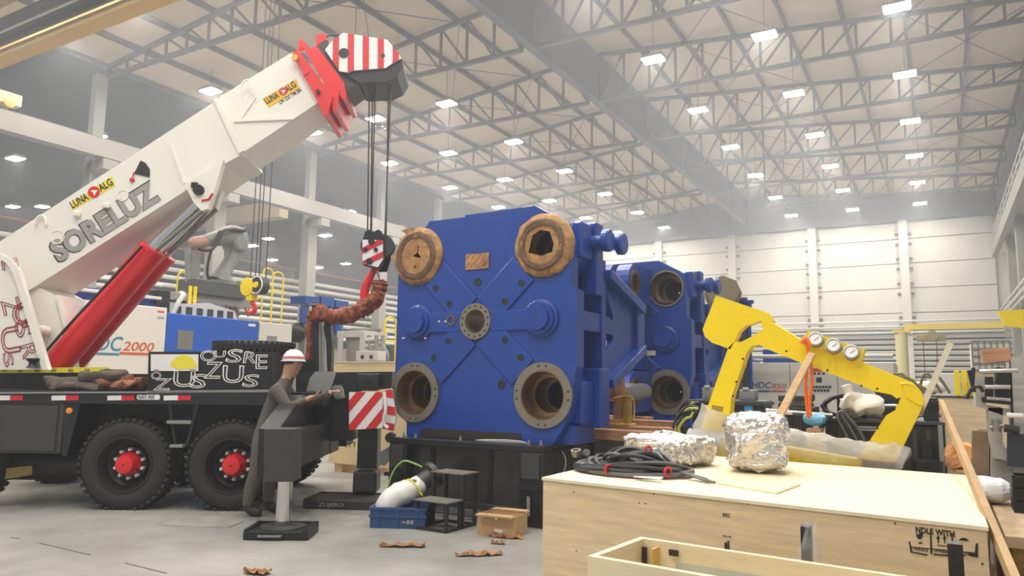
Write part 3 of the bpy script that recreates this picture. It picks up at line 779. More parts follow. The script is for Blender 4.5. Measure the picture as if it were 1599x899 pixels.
pile('lifting_sling', ((148, 604), (202, 588)), 14, .062, M_slo, 'pale orange sling bundle in the middle of the deck tray', 4)
pile('lifting_sling', ((196, 606), (228, 592)), 12, .05, M_slo, 'small orange sling coil beside the lettered equipment box', 9)
# spare wheel lying flat on the box
sw = T(395, 549, .55)
mb = MB(); rad, wd = .5, .155
mb.lathe((0, 0, 0), (0, 0, 1), [(0, .3), (-.0, .36), (.01, .44), (.045, .495), (wd * .5, .5), (wd - .045, .495), (wd - .01, .44), (wd, .36), (wd - .03, .3)], 44, cap=False)
for k in range(44):
    a = 2 * math.pi * k / 44; q = Matrix.Rotation(a, 3, 'Z')
    for z in (.04, wd - .04): mb.box(q @ Vector((.495, 0, z)), (.03, .035, .055), q)
spz = T(395, 549, .05).z
sp = thing('spare_tyre', TF @ Vector((T(397, 549, .75).x, .75, spz)), 'worn spare truck tyre lying flat on the lettered black box', 'tyre')
link('tyre', mb.me('tyre', M_rubber), sp)
link('rim', MB().lathe((0, 0, 0), (0, 0, 1), [(.06, .05), (.06, .2), (wd - .03, .29), (wd - .02, .31), (.03, .31)], 32, cap=False).me('rim', M_greyp), sp)
# pads under the jacks
def pad(name, px_c, label, L, W_, H_, ang, m, hd=True):
    c = G(*px_c); A = Matrix.Rotation(ang, 3, 'Z')
    t = thing(name, (c.x, c.y, 0), label, 'outrigger pad', 'outrigger pads')
    mb = MB(); mb.box(c + Vector((0, 0, H_ / 2)), (L, W_, H_), A, .012); part('slab', mb, m, t)
    mb = MB()
    for sx in (-1, 1): mb.box(c + A @ Vector((sx * (L / 2 - .03), 0, 0)) + Vector((0, 0, H_ + .008)), (.04, W_, .016), A)
    mb.box(c + A @ Vector((0, W_ / 2 - .03, 0)) + Vector((0, 0, H_ + .008)), (L, .04, .016), A)
    part('raised_rim', mb, m, t)
    if hd:
        f = c + A @ Vector((-.05, -W_ / 2 - .025, 0)) + Vector((0, 0, H_ * .5))
        e = A @ Vector((.11, 0, 0)); o = A @ Vector((0, .03, 0))
        part('handle', MB().tube([f - e + o, f - e, f + e, f + e + o], .013, 8), M_steelbar, t, label='grey grab handle')
    return t, c, A
pt, pc, pA = pad('outrigger_pad', (440, 836), 'black outrigger pad with grab handle under the near jack', .62, .45, .085, TA, M_black)
pt2, pc2, pA2 = pad('outrigger_pad', (545, 789), 'dark stained outrigger pad with stencilled letters under the rear jack', .95, .6, .10, TA - .1, mat('dark_timber', S(58, 50, 46), .8, var=.3, vscale=6), False)
text('ZUJERO', pc2 + pA2 @ Vector((-.28, -.303, .02)), pA2 @ Vector((1, 0, 0)), (0, 0, 1), (.3, .055), M_txtgrey, pt2, name='stencil')
# ================================================================ blue platens on the black machine bed
M_blue = mat('blue_machine_paint', S(26, 68, 154), 0.36, var=0.10, vscale=1.2, coat=0.25)
M_bolt = mat('dark_bolt_hole', S(34, 52, 48), 0.5)
M_ring = mat('machined_ring', S(150, 140, 124), 0.38, 0.55, var=.08, vscale=6)
M_bronze = mat('bore_bronze', S(150, 124, 92), 0.3, 0.75, var=.25, vscale=4)
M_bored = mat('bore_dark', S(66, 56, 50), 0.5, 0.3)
M_paper = mat('brown_oiled_paper', S(198, 152, 94), 0.6, var=.35, vscale=7, bump=.8, bscale=16, col2=S(136, 94, 54))
M_paperd = mat('brown_paper_dark', S(112, 84, 62), 0.7, var=.25, vscale=9, bump=.5, bscale=20)
XC, ZC = -4.735, 2.235
BX = (XC - .89, XC + .89); BZ = (3.08, 1.387)
def platen(name, Y0, label, first):
    t = thing(name, (XC, Y0, .85), label, 'machine platen', 'blue machine platens')
    P = lambda n, mb, m, par=None, **k: part(n, mb, m, par or t, **k)
    YM = frame((0, Y0, 0), (1, 0, 0), z=(0, 0, 1))
    outl = [(-5.74, .852), (-3.73, .852), (-3.62, 1.0), (-3.56, 1.1), (-3.50, 1.4), (-3.44, 1.70), (-3.44, 2.555), (-3.515, 2.6), (-3.515, 3.1), (-3.60, 3.35), (-3.83, 3.475), (-3.97, 3.555), (-4.94, 3.545), (-4.945, 3.52), (-5.48, 3.52), (-5.60, 3.36), (-5.95, 3.05), (-5.95, 1.18), (-5.86, 1.10), (-5.745, 1.016)]
    holes = [circ(x, z, .27, 28) for x in BX for z in BZ] + [circ(XC - .01, ZC, .155, 24)]
    body = P('front_plate', MB().prism(outl, .2, YM, holes), M_blue)
    # core and blocks behind the front plate
    core = MB()
    for x0, x1, z0, z1 in ((-5.36, -4.10, .86, 2.04), (-5.36, -4.10, 2.43, 3.5), (-5.75, -4.95, 1.7, 2.8), (-4.52, -3.72, 1.7, 2.8)):
        core.bx(x0, x1, Y0 + .2, Y0 + .72, z0, z1)
    core.bx(-5.70, -3.75, Y0 + .2, Y0 + .72, .86, 1.02)
    P('core', core, M_blue)
    for x in BX:
        for z in BZ:
            b = P('tie_bar_boss', MB().lathe((x, Y0 + .0, z), (0, 1, 0), [(.19, .345), (.80, .345), (.80, .16), (.45, .16), (.45, .205), (.19, .205)], 32, cap=False, loop=True), M_blue)
            P('bore_sleeve', MB().lathe((x, Y0 - .0, z), (0, 1, 0), [(-.03, .275), (-.03, .262), (.04, .24), (.18, .235), (.18, .20), (.42, .19), (.42, .165), (.8, .155)], 32, cap=False), M_bronze, b)
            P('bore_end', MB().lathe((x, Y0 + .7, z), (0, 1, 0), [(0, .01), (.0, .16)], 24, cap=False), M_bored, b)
    # machined flange rings and hub ring
    def ring(x, z, ro, ri, nb, pr, par, bolts, th=.03):
        rg = P('flange_ring', MB().lathe((x, Y0, z), (0, 1, 0), [(-th, ri), (-th, ro), (.0, ro), (.0, ri)], 40, cap=False, loop=True), M_ring, par)
        if bolts is None: return rg
        me = P('bolt_hole', MB(), M_bored, rg) if False else None
        for a in bolts:
            P('bolt_hole', MB().lathe((x + pr * math.cos(R(a)), Y0 - th, z + pr * math.sin(R(a))), (0, -1, 0), [(0, .014), (.003, .014)], 8), M_bored, rg)
        return rg
    rb = [82, 98, -82, -98, 8, -8, 172, 188]
    low = []
    for i, x in enumerate(BX):
        low.append(ring(x, BZ[1], .365, .272, 8, .325, body, rb if first else None))
        if not first: ring(x, BZ[0], .30, .262, 0, 0, body, None)
    ring(XC - .01, ZC, .215, .14, 14, .182, body, [k * 360 / 14 + 12 for k in range(14)] if first else None, .04)
    P('hub_bore', MB().lathe((XC - .01, Y0, ZC), (0, 1, 0), [(-.04, .141), (.71, .141), (.71, .15), (.0, .15)], 28, cap=False, loop=True), M_ring, body)
    # raised arms from the hub
    for (x1, z1, a0) in ((BX[0], BZ[0], 0), (BX[1], BZ[0], 0), (BX[0], BZ[1], 0), (BX[1], BZ[1], 0)):
        d = Vector((x1 - XC, 0, z1 - ZC)); d.normalize()
        p = Vector((XC, Y0 - .012, ZC)) + d * .20; q = Vector((x1, Y0 - .012, z1)) - d * .36
        arm = P('diagonal_arm', MB().bar(p, q, .024, .40, up=d.cross(Vector((0, 1, 0))), bev=.008), M_blue, body)
        for f in (.36, .80):
            c = p + (q - p) * f - Vector((0, .012, 0))
            P('bolt', MB().lathe(c + d.cross(Vector((0, 1, 0))) * (.11 if z1 > ZC else -.11) * (1 if x1 < XC else -1) * 1, (0, -1, 0), [(0, .04), (.008, .04), (.008, .022), (.002, .02)], 12), M_bolt, arm)
    for sx in (-1, 1):
        x1 = XC + sx * .86
        arm = P('side_arm', MB().bx(XC + sx * .2, x1, Y0 - .03, Y0, ZC - .12, ZC + .12, .008), M_blue, body)
        P('pin_boss', MB().lathe((x1, Y0, ZC + .01), (0, -1, 0), [(0, .22), (.03, .22), (.04, .19), (.08, .185), (.08, .14), (.12, .135), (.12, .0)], 28, cap=False), M_blue, arm)
        P('plug', MB().lathe((x1, Y0 - .12, ZC + .01), (0, -1, 0), [(0, .012), (.004, .012)], 8), M_bored, arm)
    if first:
        c = PY(707, 500, Y0)
        P('pipe_port', MB().lathe((c.x, Y0 - .03, c.z), (0, -1, 0), [(0, .065), (.012, .065), (.012, .045), (-.02, .04), (-.02, 0)], 20, cap=False), M_bronze, body)
        for u, v in ((688, 502), (698, 502), (632, 528), (666, 528)):
            c = PY(u, v, Y0); P('screw', MB().lathe((c.x, Y0 - .03, c.z), (0, -1, 0), [(-.03, .012), (.006, .012)], 8), M_white, body)
        for u, v in ((746, 440), (783, 600)):
            c = PY(u, v, Y0); P('bolt', MB().lathe((c.x, Y0, c.z), (0, -1, 0), [(0, .05), (.008, .05), (.008, .03), (.002, .028)], 14), M_bolt, body)
        pp = MB(); n = 8
        for i in range(n + 1):
            for j in range(5): pp.v.append(Vector((-4.913 + .333 * i / n, Y0 - .012 - .006 * ((i + j) % 2), 2.862 + .19 * j / 4)))
        for i in range(n):
            for j in range(4): pp.f.append([i*5+j, (i+1)*5+j, (i+1)*5+j+1, i*5+j+1]); pp.sm.append(False)
        pp.bx(-4.91, -4.585, Y0 - .01, Y0, 2.865, 3.05)
        P('name_plate_cover', pp, M_paper, body, label='name plate covered with brown paper')
        slot = P('base_recess_shade', MB().bx(-5.52, -4.12, Y0 - .006, Y0 + .0, .86, .955), M_bored, body)  # flat dark slab painted for the shade inside the bottom cavity
    # right side: rear blocks, ribs and the triangular bracket
    xs0 = -3.70
    P('side_wall', MB().bx(xs0 - .3, xs0, Y0 + .2, Y0 + .72, 1.61, 2.86), M_blue)
    for z in (2.62, 1.92):
        P('side_recess_shade', MB().prism(rrect(Y0 + .22, Y0 + .44, z - .12, z + .2, .08), .006, frame((xs0 + .006, 0, 0), (0, 1, 0), z=(0, 0, 1))), M_bored)  # flat dark patches painted for the shade in the side holes
    P('rear_block', MB().bx(-3.62, -3.42, Y0 + .52, Y0 + .72, 2.55, 3.42, .02).bx(-3.60, -3.46, Y0 + .2, Y0 + .52, 2.95, 3.38, .03), M_blue)
    P('rear_block', MB().bx(-3.62, -3.36, Y0 + .50, Y0 + .76, 1.02, 1.70, .02).bx(-3.60, -3.45, Y0 + .2, Y0 + .5, 1.06, 1.55, .03).bx(-3.95, -3.5, Y0 + .1, Y0 + .62, .855, 1.06), M_blue)
    P('mid_rib', MB().bx(-3.72, -3.46, Y0 + .2, Y0 + .86, 2.12, 2.34, .01), M_blue)
    P('side_column', MB().bx(-3.74, -3.44, Y0 + .72, Y0 + .84, 1.45, 3.0, .01), M_blue)
    SM = frame((-3.60, Y0, 0), (0, 1, 0), z=(0, 0, 1))
    web = [(.84, 2.85), (1.0, 2.72), (2.06, 2.46), (2.06, 1.98), (.98, 1.56), (.84, 1.56)]
    P('bracket_web', MB().prism(web, -.1, SM, [[(.90, 2.66), (.96, 2.66), (1.20, 2.36), (1.20, 2.30), (.90, 2.36)], [(.90, 2.14), (1.20, 2.12), (1.20, 2.06), (.90, 1.88)]]), M_blue)
    fl = MB(SM)
    for a, b in (((.84, 2.84), (2.06, 2.50)), ((2.06, 2.50), (2.06, 1.95)), ((2.06, 1.98), (.9, 1.52))):
        fl.bar((a[0], -.1, a[1]), (b[0], -.1, b[1]), .26, .11, up=(0, 0, 1), bev=.008)
    P('bracket_flange', fl, M_blue)
    for dy, x1 in ((.47, -3.22), (.74, -3.16)):
        P('lifting_trunnion', MB().lathe((-3.5, Y0 + dy, 3.17), (1, 0, 0), [(-.2, .07), (x1 + 3.5 - .09, .07), (x1 + 3.5 - .085, .13), (x1 + 3.5 - .02, .135), (x1 + 3.5, .12), (x1 + 3.5, 0)], 24, cap=False), M_blue)
    return t
pl1 = platen('machine_platen', 7.35, 'large blue platen with paper-wrapped upper bores on the black bed', True)
Y1 = 7.35
# brown paper over the upper flanges of the near platen
def paper_ring(x, z, ri, ro, label, disc):
    n = 48; mb = MB(); rr = [ri, ri + (ro - ri) * .35, ri + (ro - ri) * .7, ro]
    pr = []
    mb.lathe((x, Y1, z), (0, 1, 0), [(-.075, ri), (-.085, ri + .03), (-.07, ri + .07), (-.06, ro - .03), (-.035, ro), (.02, ro + .01), (.02, ri)], n, cap=False, loop=True)
    crumple(mb, .018, int(abs(x * 10)), 9)
    t = solo('wrapping_paper', mb, M_paper, (x, Y1 - .05, z), label, 'wrapping paper', 'paper wraps on the upper flanges')
    part('ring_band', crumple(MB().lathe((x, Y1, z), (0, 1, 0), [(-.088, ri + .0), (-.095, ri + .05), (-.08, ri + .075), (-.07, ri)], n, cap=False, loop=True), .008, 3, 12), M_paperd, t)
    return t
w1 = paper_ring(BX[0], BZ[0], .23, .365, 'torn brown paper over the upper left bore of the blue platen', True)
mb = MB()
# disc of paper with a ragged tear
n = 30
ring_o = [(BX[0] + .235 * math.cos(2*math.pi*i/n), BZ[0] + .235 * math.sin(2*math.pi*i/n)) for i in range(n)]
tear = [(-.01, .15), (.03, .10), (.02, .03), (.07, -.03), (.0, -.02), (-.06, .0), (.0, .04), (.015, .09)]
mb.prism(ring_o, .006, frame((0, Y1 - .075, 0), (1, 0, 0), z=(0, 0, 1)), [[(BX[0] + a + .02, BZ[0] + b) for a, b in tear], [(BX[0] - .03 + a, BZ[0] - .17 + b) for a, b in ((0, 0), (.03, .02), (.04, .05), (.01, .04))]])
part('paper_disc', crumple(mb, .006, 4, 10), M_paper, w1)
for fp in ([(-.16, .37), (-.26, .34), (-.1, .27), (-.02, .36)], [(-.36, .06), (-.42, -.02), (-.33, .0), (-.3, .1)]):
    part('loose_flap', crumple(MB().prism([(BX[0] + a, BZ[0] + b) for a, b in fp], .004, frame((0, Y1 - .06, 0), (1, 0, 0), z=(0, 0, 1))), .01, 2, 10), M_paper, w1)
w2 = paper_ring(BX[1], BZ[0], .225, .365, 'torn brown paper around the open upper right bore of the blue platen', False)
mb = MB().prism([(BX[1] + .235 * math.cos(2*math.pi*i/n), BZ[0] + .235 * math.sin(2*math.pi*i/n)) for i in range(n)], .006, frame((0, Y1 - .07, 0), (1, 0, 0), z=(0, 0, 1)), [[(BX[1] + a, BZ[0] + b) for a, b in ((-.12, .12), (-.02, .17), (.1, .13), (.15, .0), (.14, -.1), (.0, -.12), (-.17, -.08))]])
part('paper_collar', crumple(mb, .012, 6, 9), M_paper, w2)
# second platen, with toggle lugs facing the first
pl2 = platen('machine_platen', 11.7, 'blue platen standing behind the large one, with open bronze bores', False)
def lug(x0, x1, yc, zc, r, ylen, zt=None):
    P_ = frame((x0, 0, 0), (0, 1, 0), z=(0, 0, 1))
    o = [(yc + r * math.cos(R(a)), zc + r * math.sin(R(a))) for a in range(90, 271, 18)]
    o += [(11.68, zc - r), (11.68, zc + r)]
    mb = MB().prism(o, -(x1 - x0), P_, [circ(yc, zc, r * .52, 20)])
    lg = part('toggle_lug', mb, M_blue, pl2)
    part('lug_bush', MB().lathe((x0 - .01, yc, zc), (1, 0, 0), [(0, r * .5), (0, r * .7), (x1 - x0 + .02, r * .7), (x1 - x0 + .02, r * .5)], 24, cap=False, loop=True), M_bronze, lg)
a = PY(962, 440, 10.9); b = PY(990, 438, 10.9)
for xx, yy in ((a.x, 10.9), (b.x, 10.95), (a.x - .6, 10.9), (a.x - 1.0, 10.8)):
    lug(xx - .22, xx, yy, 3.10, .30, .8)
    lug(xx - .22, xx, yy, 1.40, .32, .8)
part('link_plate', MB().bx(a.x - .1, a.x + .0, 10.9, 11.69, 1.5, 3.0).bx(-4.7, -4.2, 11.2, 11.69, 1.75, 2.6), M_blue, pl2)
part('inspection_tag', MB().bx(-4.18, -4.03, 11.66, 11.668, 1.98, 2.06), mat('aged_tag', S(222, 210, 170), .7), pl2)
part('tie_bar', MB().cyl((BX[1], 8.2, BZ[1] + .02), (BX[1], 10.6, BZ[1] + .02), .12, n=20), M_steelbar, pl2)
# bed
bed = thing('machine_bed', (XC, 10.5, 0), 'long black machine bed carrying the two blue platens', 'machine bed')
bp = lambda n, mb, m=M_black, par=None, **k: part(n, mb, m, par or bed, **k)
XB0, XB1, YB = -5.80, -3.70, 7.1
for x0, x1 in ((XB0, XB0 + .26), (XB1 - .30, XB1)):
    p = bp('end_post', MB().bx(x0, x1, YB, YB + .3, 0, .78, .012))
    bp('post_plate', MB().bx(x0 + .03, x1 - .05, YB - .012, YB, .5, .76, .004), M_dkgrey, p)
    bp('post_bracket', MB().bx(x0 - .02, x1 - .02, YB - .06, YB, .40, .44), M_black, p)
    bp('pipe_stub', MB().cyl(((x0 + x1) / 2 - .02, YB - .02, .12), ((x0 + x1) / 2 - .02, YB - .02, .32), .02, n=10), M_greyp, p)
bp('top_beam', MB().bx(XB0, XB1, YB, YB + .22, .78, .85, .008))
bp('bottom_beam', MB().bx(XB0 + .26, XB1 - .3, YB + .08, YB + .22, .10, .17, .006), M_dkgrey)
bp('front_panel', MB().bx(XB0 + .26, XB1 - .3, YB + .14, YB + .17, .17, .78), mat('glossy_dark_panel', S(56, 55, 54), .22, var=.2, vscale=2))
for x in (-5.25, -4.45): bp('panel_rib', MB().bx(x - .03, x + .03, YB + .125, YB + .14, .17, .78))
for x0, x1 in ((XB0, XB0 + .35), (XB1 - .35, XB1)):
    bp('side_rail', MB().bx(x0, x1, YB + .3, 14.2, 0, .80, .01))
    bp('slide_plate', MB().bx(x0 + .02, x1 - .02, YB + .22, 14.2, .80, .85, .005), mat('worn_slide', S(70, 66, 60), .4, .5))
for y in (8.4, 9.6, 10.8, 12, 13.2): bp('side_rib', MB().bx(XB1, XB1 + .03, y - .05, y + .05, .03, .8, .005))
for x in (XB0 + .12, XB0 + .3, -4.85, XB1 - .25, XB1 - .1):
    bp('eye_bolt', MB().lathe((x, YB + .12, .85), (0, 0, 1), [(0, .02), (.02, .02), (.02, .012), (.05, .012)], 8), M_greyp)
bp('rag', crumple(MB().lathe((-4.35, YB + .13, .862), (1, .03, 0), [(-.3, .005), (-.2, .02), (.1, .03), (.3, .028), (.38, .005)], 10), .008, 3, 10), mat('grey_film', S(150, 150, 148), .3), None, label='strip of grey plastic film')
bp('loop_wire', MB().tube(smooth_path([(-3.69, 7.5, .78), (-3.62, 7.45, .72), (-3.60, 7.42, .62), (-3.64, 7.4, .52)]), .008, 6), M_greyp)
# timber between the platens
M_timber = mat('old_plank', S(188, 138, 104), .75, var=.3, vscale=2.5, stretch=(1, 10, 10), bump=.2, bscale=12)
M_timber2 = mat('pale_timber', S(214, 178, 130), .7, var=.2, vscale=3, stretch=(1, 10, 10))
zb_ = .855
def plank(p, q, w_, h_, label, m=M_timber, up=(0, 0, 1)):
    p = Vector(p); q = Vector(q)
    return solo('timber_plank', MB().bar(p, q, w_, h_, up=up, bev=.004), m, (p + q) / 2 - Vector((0, 0, h_ / 2)), label, 'plank', 'planks on the machine bed')
plank((-4.3, 8.55, zb_ + .06), (-2.75, 8.35, zb_ + .06), .22, .12, 'reddish plank lying nearest on the bed, behind the blue platen')
plank((-4.5, 9.2, zb_ + .06), (-2.9, 9.25, zb_ + .06), .30, .12, 'wide reddish plank on the bed below the wooden prop')
plank((-4.5, 9.75, zb_ + .09), (-3.1, 9.7, zb_ + .09), .24, .18, 'farther plank on the bed in front of the second platen')
plank((-4.6, 10.2, zb_ + .1), (-3.6, 10.2, zb_ + .1), .2, .2, 'short block of timber below the toggle lug', M_timber)
pc_ = G(966, 668, 1.0)
px_, py_ = pc_.x, 9.2
pc_ = PY(966, 660, 9.2)
solo('wooden_prop', MB().bx(pc_.x - .06, pc_.x + .06, 9.16, 9.28, .976 + .09, 1.85, .006), M_timber, (pc_.x, 9.2, 1.066), 'upright timber prop under the blue triangular bracket', 'prop')
jk_ = thing('bottle_jack', (pc_.x + .05, 9.2, .976), 'yellow hydraulic jack at the foot of the timber prop', 'jack')
part('base', MB().bx(pc_.x - .16, pc_.x + .2, 9.08, 9.34, .976, 1.01, .01).bx(pc_.x - .09, pc_.x + .02, 9.12, 9.3, 1.01, 1.064), M_ochre, jk_)
part('cylinder', MB().lathe((pc_.x + .13, 9.18, 1.01), (0, 0, 1), [(0, .06), (.34, .06), (.36, .045), (.4, .04)], 16), mat('oily_yellow', S(176, 148, 40), .4, var=.3, vscale=8), jk_)
part('handle_loop', MB().tube(smooth_path([(pc_.x - .14, 9.15, 1.3), (pc_.x + .0, 9.12, 1.34), (pc_.x + .2, 9.14, 1.36), (pc_.x + .22, 9.2, 1.2), (pc_.x + .2, 9.2, 1.05)]), .012, 6), M_ochre, jk_)

# ================================================================ things on the floor before the bed
# blue crate
c = G(615, 822); AA = R(27)
bc = thing('plastic_crate', (c.x, c.y + .1, 0), 'dark blue plastic crate on the floor under the bagged pipe', 'crate')
CF = frame((c.x, c.y + .12, 0), (math.cos(AA), math.sin(AA), 0), z=(0, 0, 1))
L_, W_, H_ = .58, .40, .21
M_cblue = mat('blue_plastic', S(44, 76, 122), .5)
part('bottom', MB(CF).bx(-L_/2, L_/2, -W_/2, W_/2, 0, .02), M_cblue, bc)
for nm, q in (('side', (-L_/2, L_/2, -W_/2, -W_/2 + .02)), ('side', (-L_/2, L_/2, W_/2 - .02, W_/2)), ('side', (-L_/2, -L_/2 + .02, -W_/2 + .02, W_/2 - .02)), ('side', (L_/2 - .02, L_/2, -W_/2 + .02, W_/2 - .02))):
    part(nm, MB(CF).bx(*q, .02, H_), M_cblue, bc)
rim_ = MB(CF)
for z in (.11, .185): rim_.bx(-L_/2 - .012, L_/2 + .012, -W_/2 - .012, -W_/2, z, z + .025).bx(-L_/2 - .012, -L_/2, -W_/2, W_/2, z, z + .025).bx(L_/2, L_/2 + .012, -W_/2, W_/2, z, z + .025)
for x in (-.2, 0, .2): rim_.bx(x - .012, x + .012, -W_/2 - .01, -W_/2, .0, .2)
part('rim', rim_, M_cblue, bc)
part('print_mark', MB(CF).bx(.1, .13, -W_/2 - .0135, -W_/2 - .012, .05, .09).bx(.14, .17, -W_/2 - .0135, -W_/2 - .012, .05, .09).bx(.05, .09, -W_/2 - .0135, -W_/2 - .012, .06, .075), M_txtgrey, bc)
# bagged pipe leaning in the crate
p0 = CF @ Vector((-.14, .0, .20)); p1 = Vector((-4.98, 6.92, .5))
d = (p1 - p0).normalized()
bpipe = thing('bagged_pipe', (p0.x, p0.y, .06), 'black flanged pipe end in a white bag, leaning in the blue crate', 'pipe')
part('pipe', MB().lathe(p0 + d * .25, d, [(0, .1), (.32, .1), (.33, .15), (.39, .15), (.39, .08), (.2, .08)], 24), M_dkgrey, bpipe)
bag = MB().tube(smooth_path([p0 + Vector((-.05, -.02, -.13)), p0 + Vector((-.02, 0, .0)), p0 + d * .12 + Vector((0, 0, .04)), p0 + d * .3, p0 + d * .42], 5), [.1, .105, .11, .115, .12, .125, .125, .125, .125, .125, .125, .12, .12, .12, .12, .115, .115, .11, .11, .108, .105], 16)
part('plastic_bag', crumple(bag, .02, 5, 8), mat('white_plastic_bag', S(226, 224, 218), .4, bump=.3, bscale=14), bpipe)
st = [p0 + d * .33 + (Vector((0, 0, 1)).cross(d).normalized() * math.cos(a) + d.cross(Vector((0, 0, 1)).cross(d).normalized()) * math.sin(a)) * .118 for a in [2 * math.pi * i / 20 for i in range(20)]]
M_green = mat('green_strap', S(150, 196, 96), .5)
part('tie_strap', MB().tube(st, .008, 6, closed=True).tube([st[5], p0 + d * .42 + Vector((.12, -.1, -.1))], .008, 6), M_stick, bpipe)
c2 = PY(628, 760, 7.0)
hs = solo('green_hose', MB().tube(smooth_path([Vector((c2.x - .17, 6.9, .02)), Vector((c2.x - .14, 6.9, .25)), Vector((c2.x - .07, 6.92, .48)), Vector((c2.x + .05, 6.95, .60)), Vector((c2.x + .18, 7.0, .57)), Vector((c2.x + .28, 7.06, .52))]), .011, 8), M_green, (c2.x - .17, 6.9, .01), 'thin bright green hose arching up beside the black bed', 'hose')
# black two-step stool
O_ = G(697, 833); SF = frame(O_, (1, -.03, 0), z=(0, 0, 1))
stl = thing('step_stool', (O_.x - .2, O_.y + .25, 0), 'black welded steel two-step stool before the machine bed', 'step stool')
M_stool = mat('dull_black_steel', S(52, 50, 48), .6, .3, var=.2, vscale=6)
def sq(x0, x1, y0, y1, h):
    part('tread', MB(SF).bx(x0 - .01, x1 + .01, y0 - .01, y1 + .01, h, h + .012), mat('chequer_tread', S(128, 124, 116), .6, .3, bump=.4, bscale=60), stl)
    for x in (x0 + .016, x1 - .016):
        for y in (y0 + .016, y1 - .016):
            part('leg', MB(SF).bx(x - .016, x + .016, y - .016, y + .016, 0, h), M_stool, stl)
sq(-.42, .0, .0, .26, .29); sq(-.42, .0, .28, .54, .55)
for q in ((-.42, .0, .0, .03), (-.42, .0, .51, .54), (-.42, -.39, .03, .51), (-.03, .0, .03, .51)):
    part('floor_bar', MB(SF).bx(*q, 0, .025), M_stool, stl)
# cardboard box
M_card = mat('cardboard', S(196, 160, 118), .8, var=.1, vscale=4)
c = G(775, 836); KF = frame((c.x, c.y + .12, 0), (math.cos(R(6)), math.sin(R(6)), 0), z=(0, 0, 1))
kb = thing('cardboard_box', (c.x, c.y + .12, 0), 'small open cardboard box on the floor beside the step stool', 'box')
for q in ((-.21, .21, -.15, -.145), (-.21, .21, .145, .15), (-.21, -.205, -.145, .145), (.205, .21, -.145, .145)):
    part('panel', MB(KF).bx(*q, 0, .2), M_card, kb)
part('bottom', MB(KF).bx(-.205, .205, -.145, .145, 0, .006), M_card, kb)
for s_ in (-1, 1): part('flap', MB(KF).prism([(-.2, .2), (.2, .2), (.19, .215), (-.19, .215)], .1 * s_, y0=.14 * s_), M_card, kb)
part('shipping_label', MB(KF).bx(-.02, .07, -.153, -.15, .04, .07), M_white, kb)
part('tape_dot', MB(KF).bx(-.015, .01, -.153, -.15, .16, .18), M_white, kb)
# scraps of brown paper
def scrap(u, v, w_, d_, ang, label, seed):
    c = G(u, v); mb = MB(); nx, ny = 12, 5; q = random.Random(seed); A = Matrix.Rotation(R(ang), 3, 'Z')
    vs = []
    for i in range(nx + 1):
        for j in range(ny + 1):
            x = (i / nx - .5) * w_; y = (j / ny - .5) * d_ * (1 - .75 * abs(i / nx - .5) * 2 * q.random())
            vs.append(c + A @ Vector((x, y, 0)) + Vector((0, 0, .006 + .035 * q.random() * (.3 + math.sin(i * .8 + seed) ** 2))))
    fs = [(i*(ny+1)+j, (i+1)*(ny+1)+j, (i+1)*(ny+1)+j+1, i*(ny+1)+j+1) for i in range(nx) for j in range(ny)]
    mb.add(vs, fs)
    o = solo('paper_scrap', mb, mat('paper_scrap', S(190, 138, 84), .7, var=.35, vscale=10, col2=S(120, 72, 40)), (c.x, c.y, 0), label, 'paper scrap', 'scraps of brown paper on the floor')
    return o
scrap(628, 853, .42, .14, 31, 'crumpled brown paper scrap on open floor, farthest left of the cluster', 1)
scrap(748, 867, .42, .12, 40, 'curled brown paper scrap nearest the camera, before the plywood crate', 2)
scrap(790, 839, .36, .12, 10, 'flat brown paper scrap right under the cardboard box', 3)
scrap(778, 849, .14, .08, 20, 'tiny brown paper shred below the cardboard box', 4)
scrap(402, 895, .22, .14, 15, 'orange brown paper scrap at the bottom edge below the near jack', 5)
solo('metal_cover_plate', MB().prism([(0, 0), (.75, 0), (.75, .012), (0, .012)], .35, frame(G(248, 821) , (math.cos(R(24)), math.sin(R(24)), 0), z=(0, 0, 1))), mat('worn_plate', S(178, 176, 170), .4, .3, var=.2, vscale=4), G(280, 815), 'thin worn metal plate lying on the floor before the wheels', 'metal plate')
for k, (a, b) in enumerate((((62, 848), (140, 866)), ((195, 879), (260, 895)), ((16, 839), (30, 841)))):
    p, q = G(*a), G(*b); 
    part('floor_crack', MB().bar(p + Vector((0, 0, .001)), q + Vector((0, 0, .001)), .012, .003), mat('crack_fill', S(70, 68, 62), .8), floor)
# ================================================================ plywood crate in front and what lies on it
def plymat(name, c, st, v=.16):
    return mat(name, c, .7, var=v, vscale=2.2, stretch=st, bump=.08, bscale=14)
M_ply = plymat('plywood_face', S(224, 200, 160), (1.2, 1.2, 14))
M_plytop = plymat('plywood_top', S(238, 222, 190), (1.2, 12, 1.2), .10)
M_plyedge = mat('plywood_edge', S(196, 160, 112), .8, var=.2, vscale=20)
M_pine = mat('pale_pine', S(236, 218, 178), .7, var=.1, vscale=3, stretch=(1, 1, 8))
ZC_ = .9
FLc, FRc, BRc, BLc = Vector((-2.365, 4.53, 0)), Vector((.148, 4.186, 0)), Vector((.137, 6.468, 0)), Vector((-2.385, 6.80, 0))
crate = thing('plywood_crate', (FLc + BRc) / 2, 'large closed plywood crate with stencilled handling marks', 'crate')
def quadslab(name, pts, z0, z1, m, par):
    vs = [Vector((p.x, p.y, z0)) for p in pts] + [Vector((p.x, p.y, z1)) for p in pts]
    return part(name, MB().add(vs, [(3, 2, 1, 0), (4, 5, 6, 7), (0, 1, 5, 4), (1, 2, 6, 5), (2, 3, 7, 6), (3, 0, 4, 7)]), m, par)
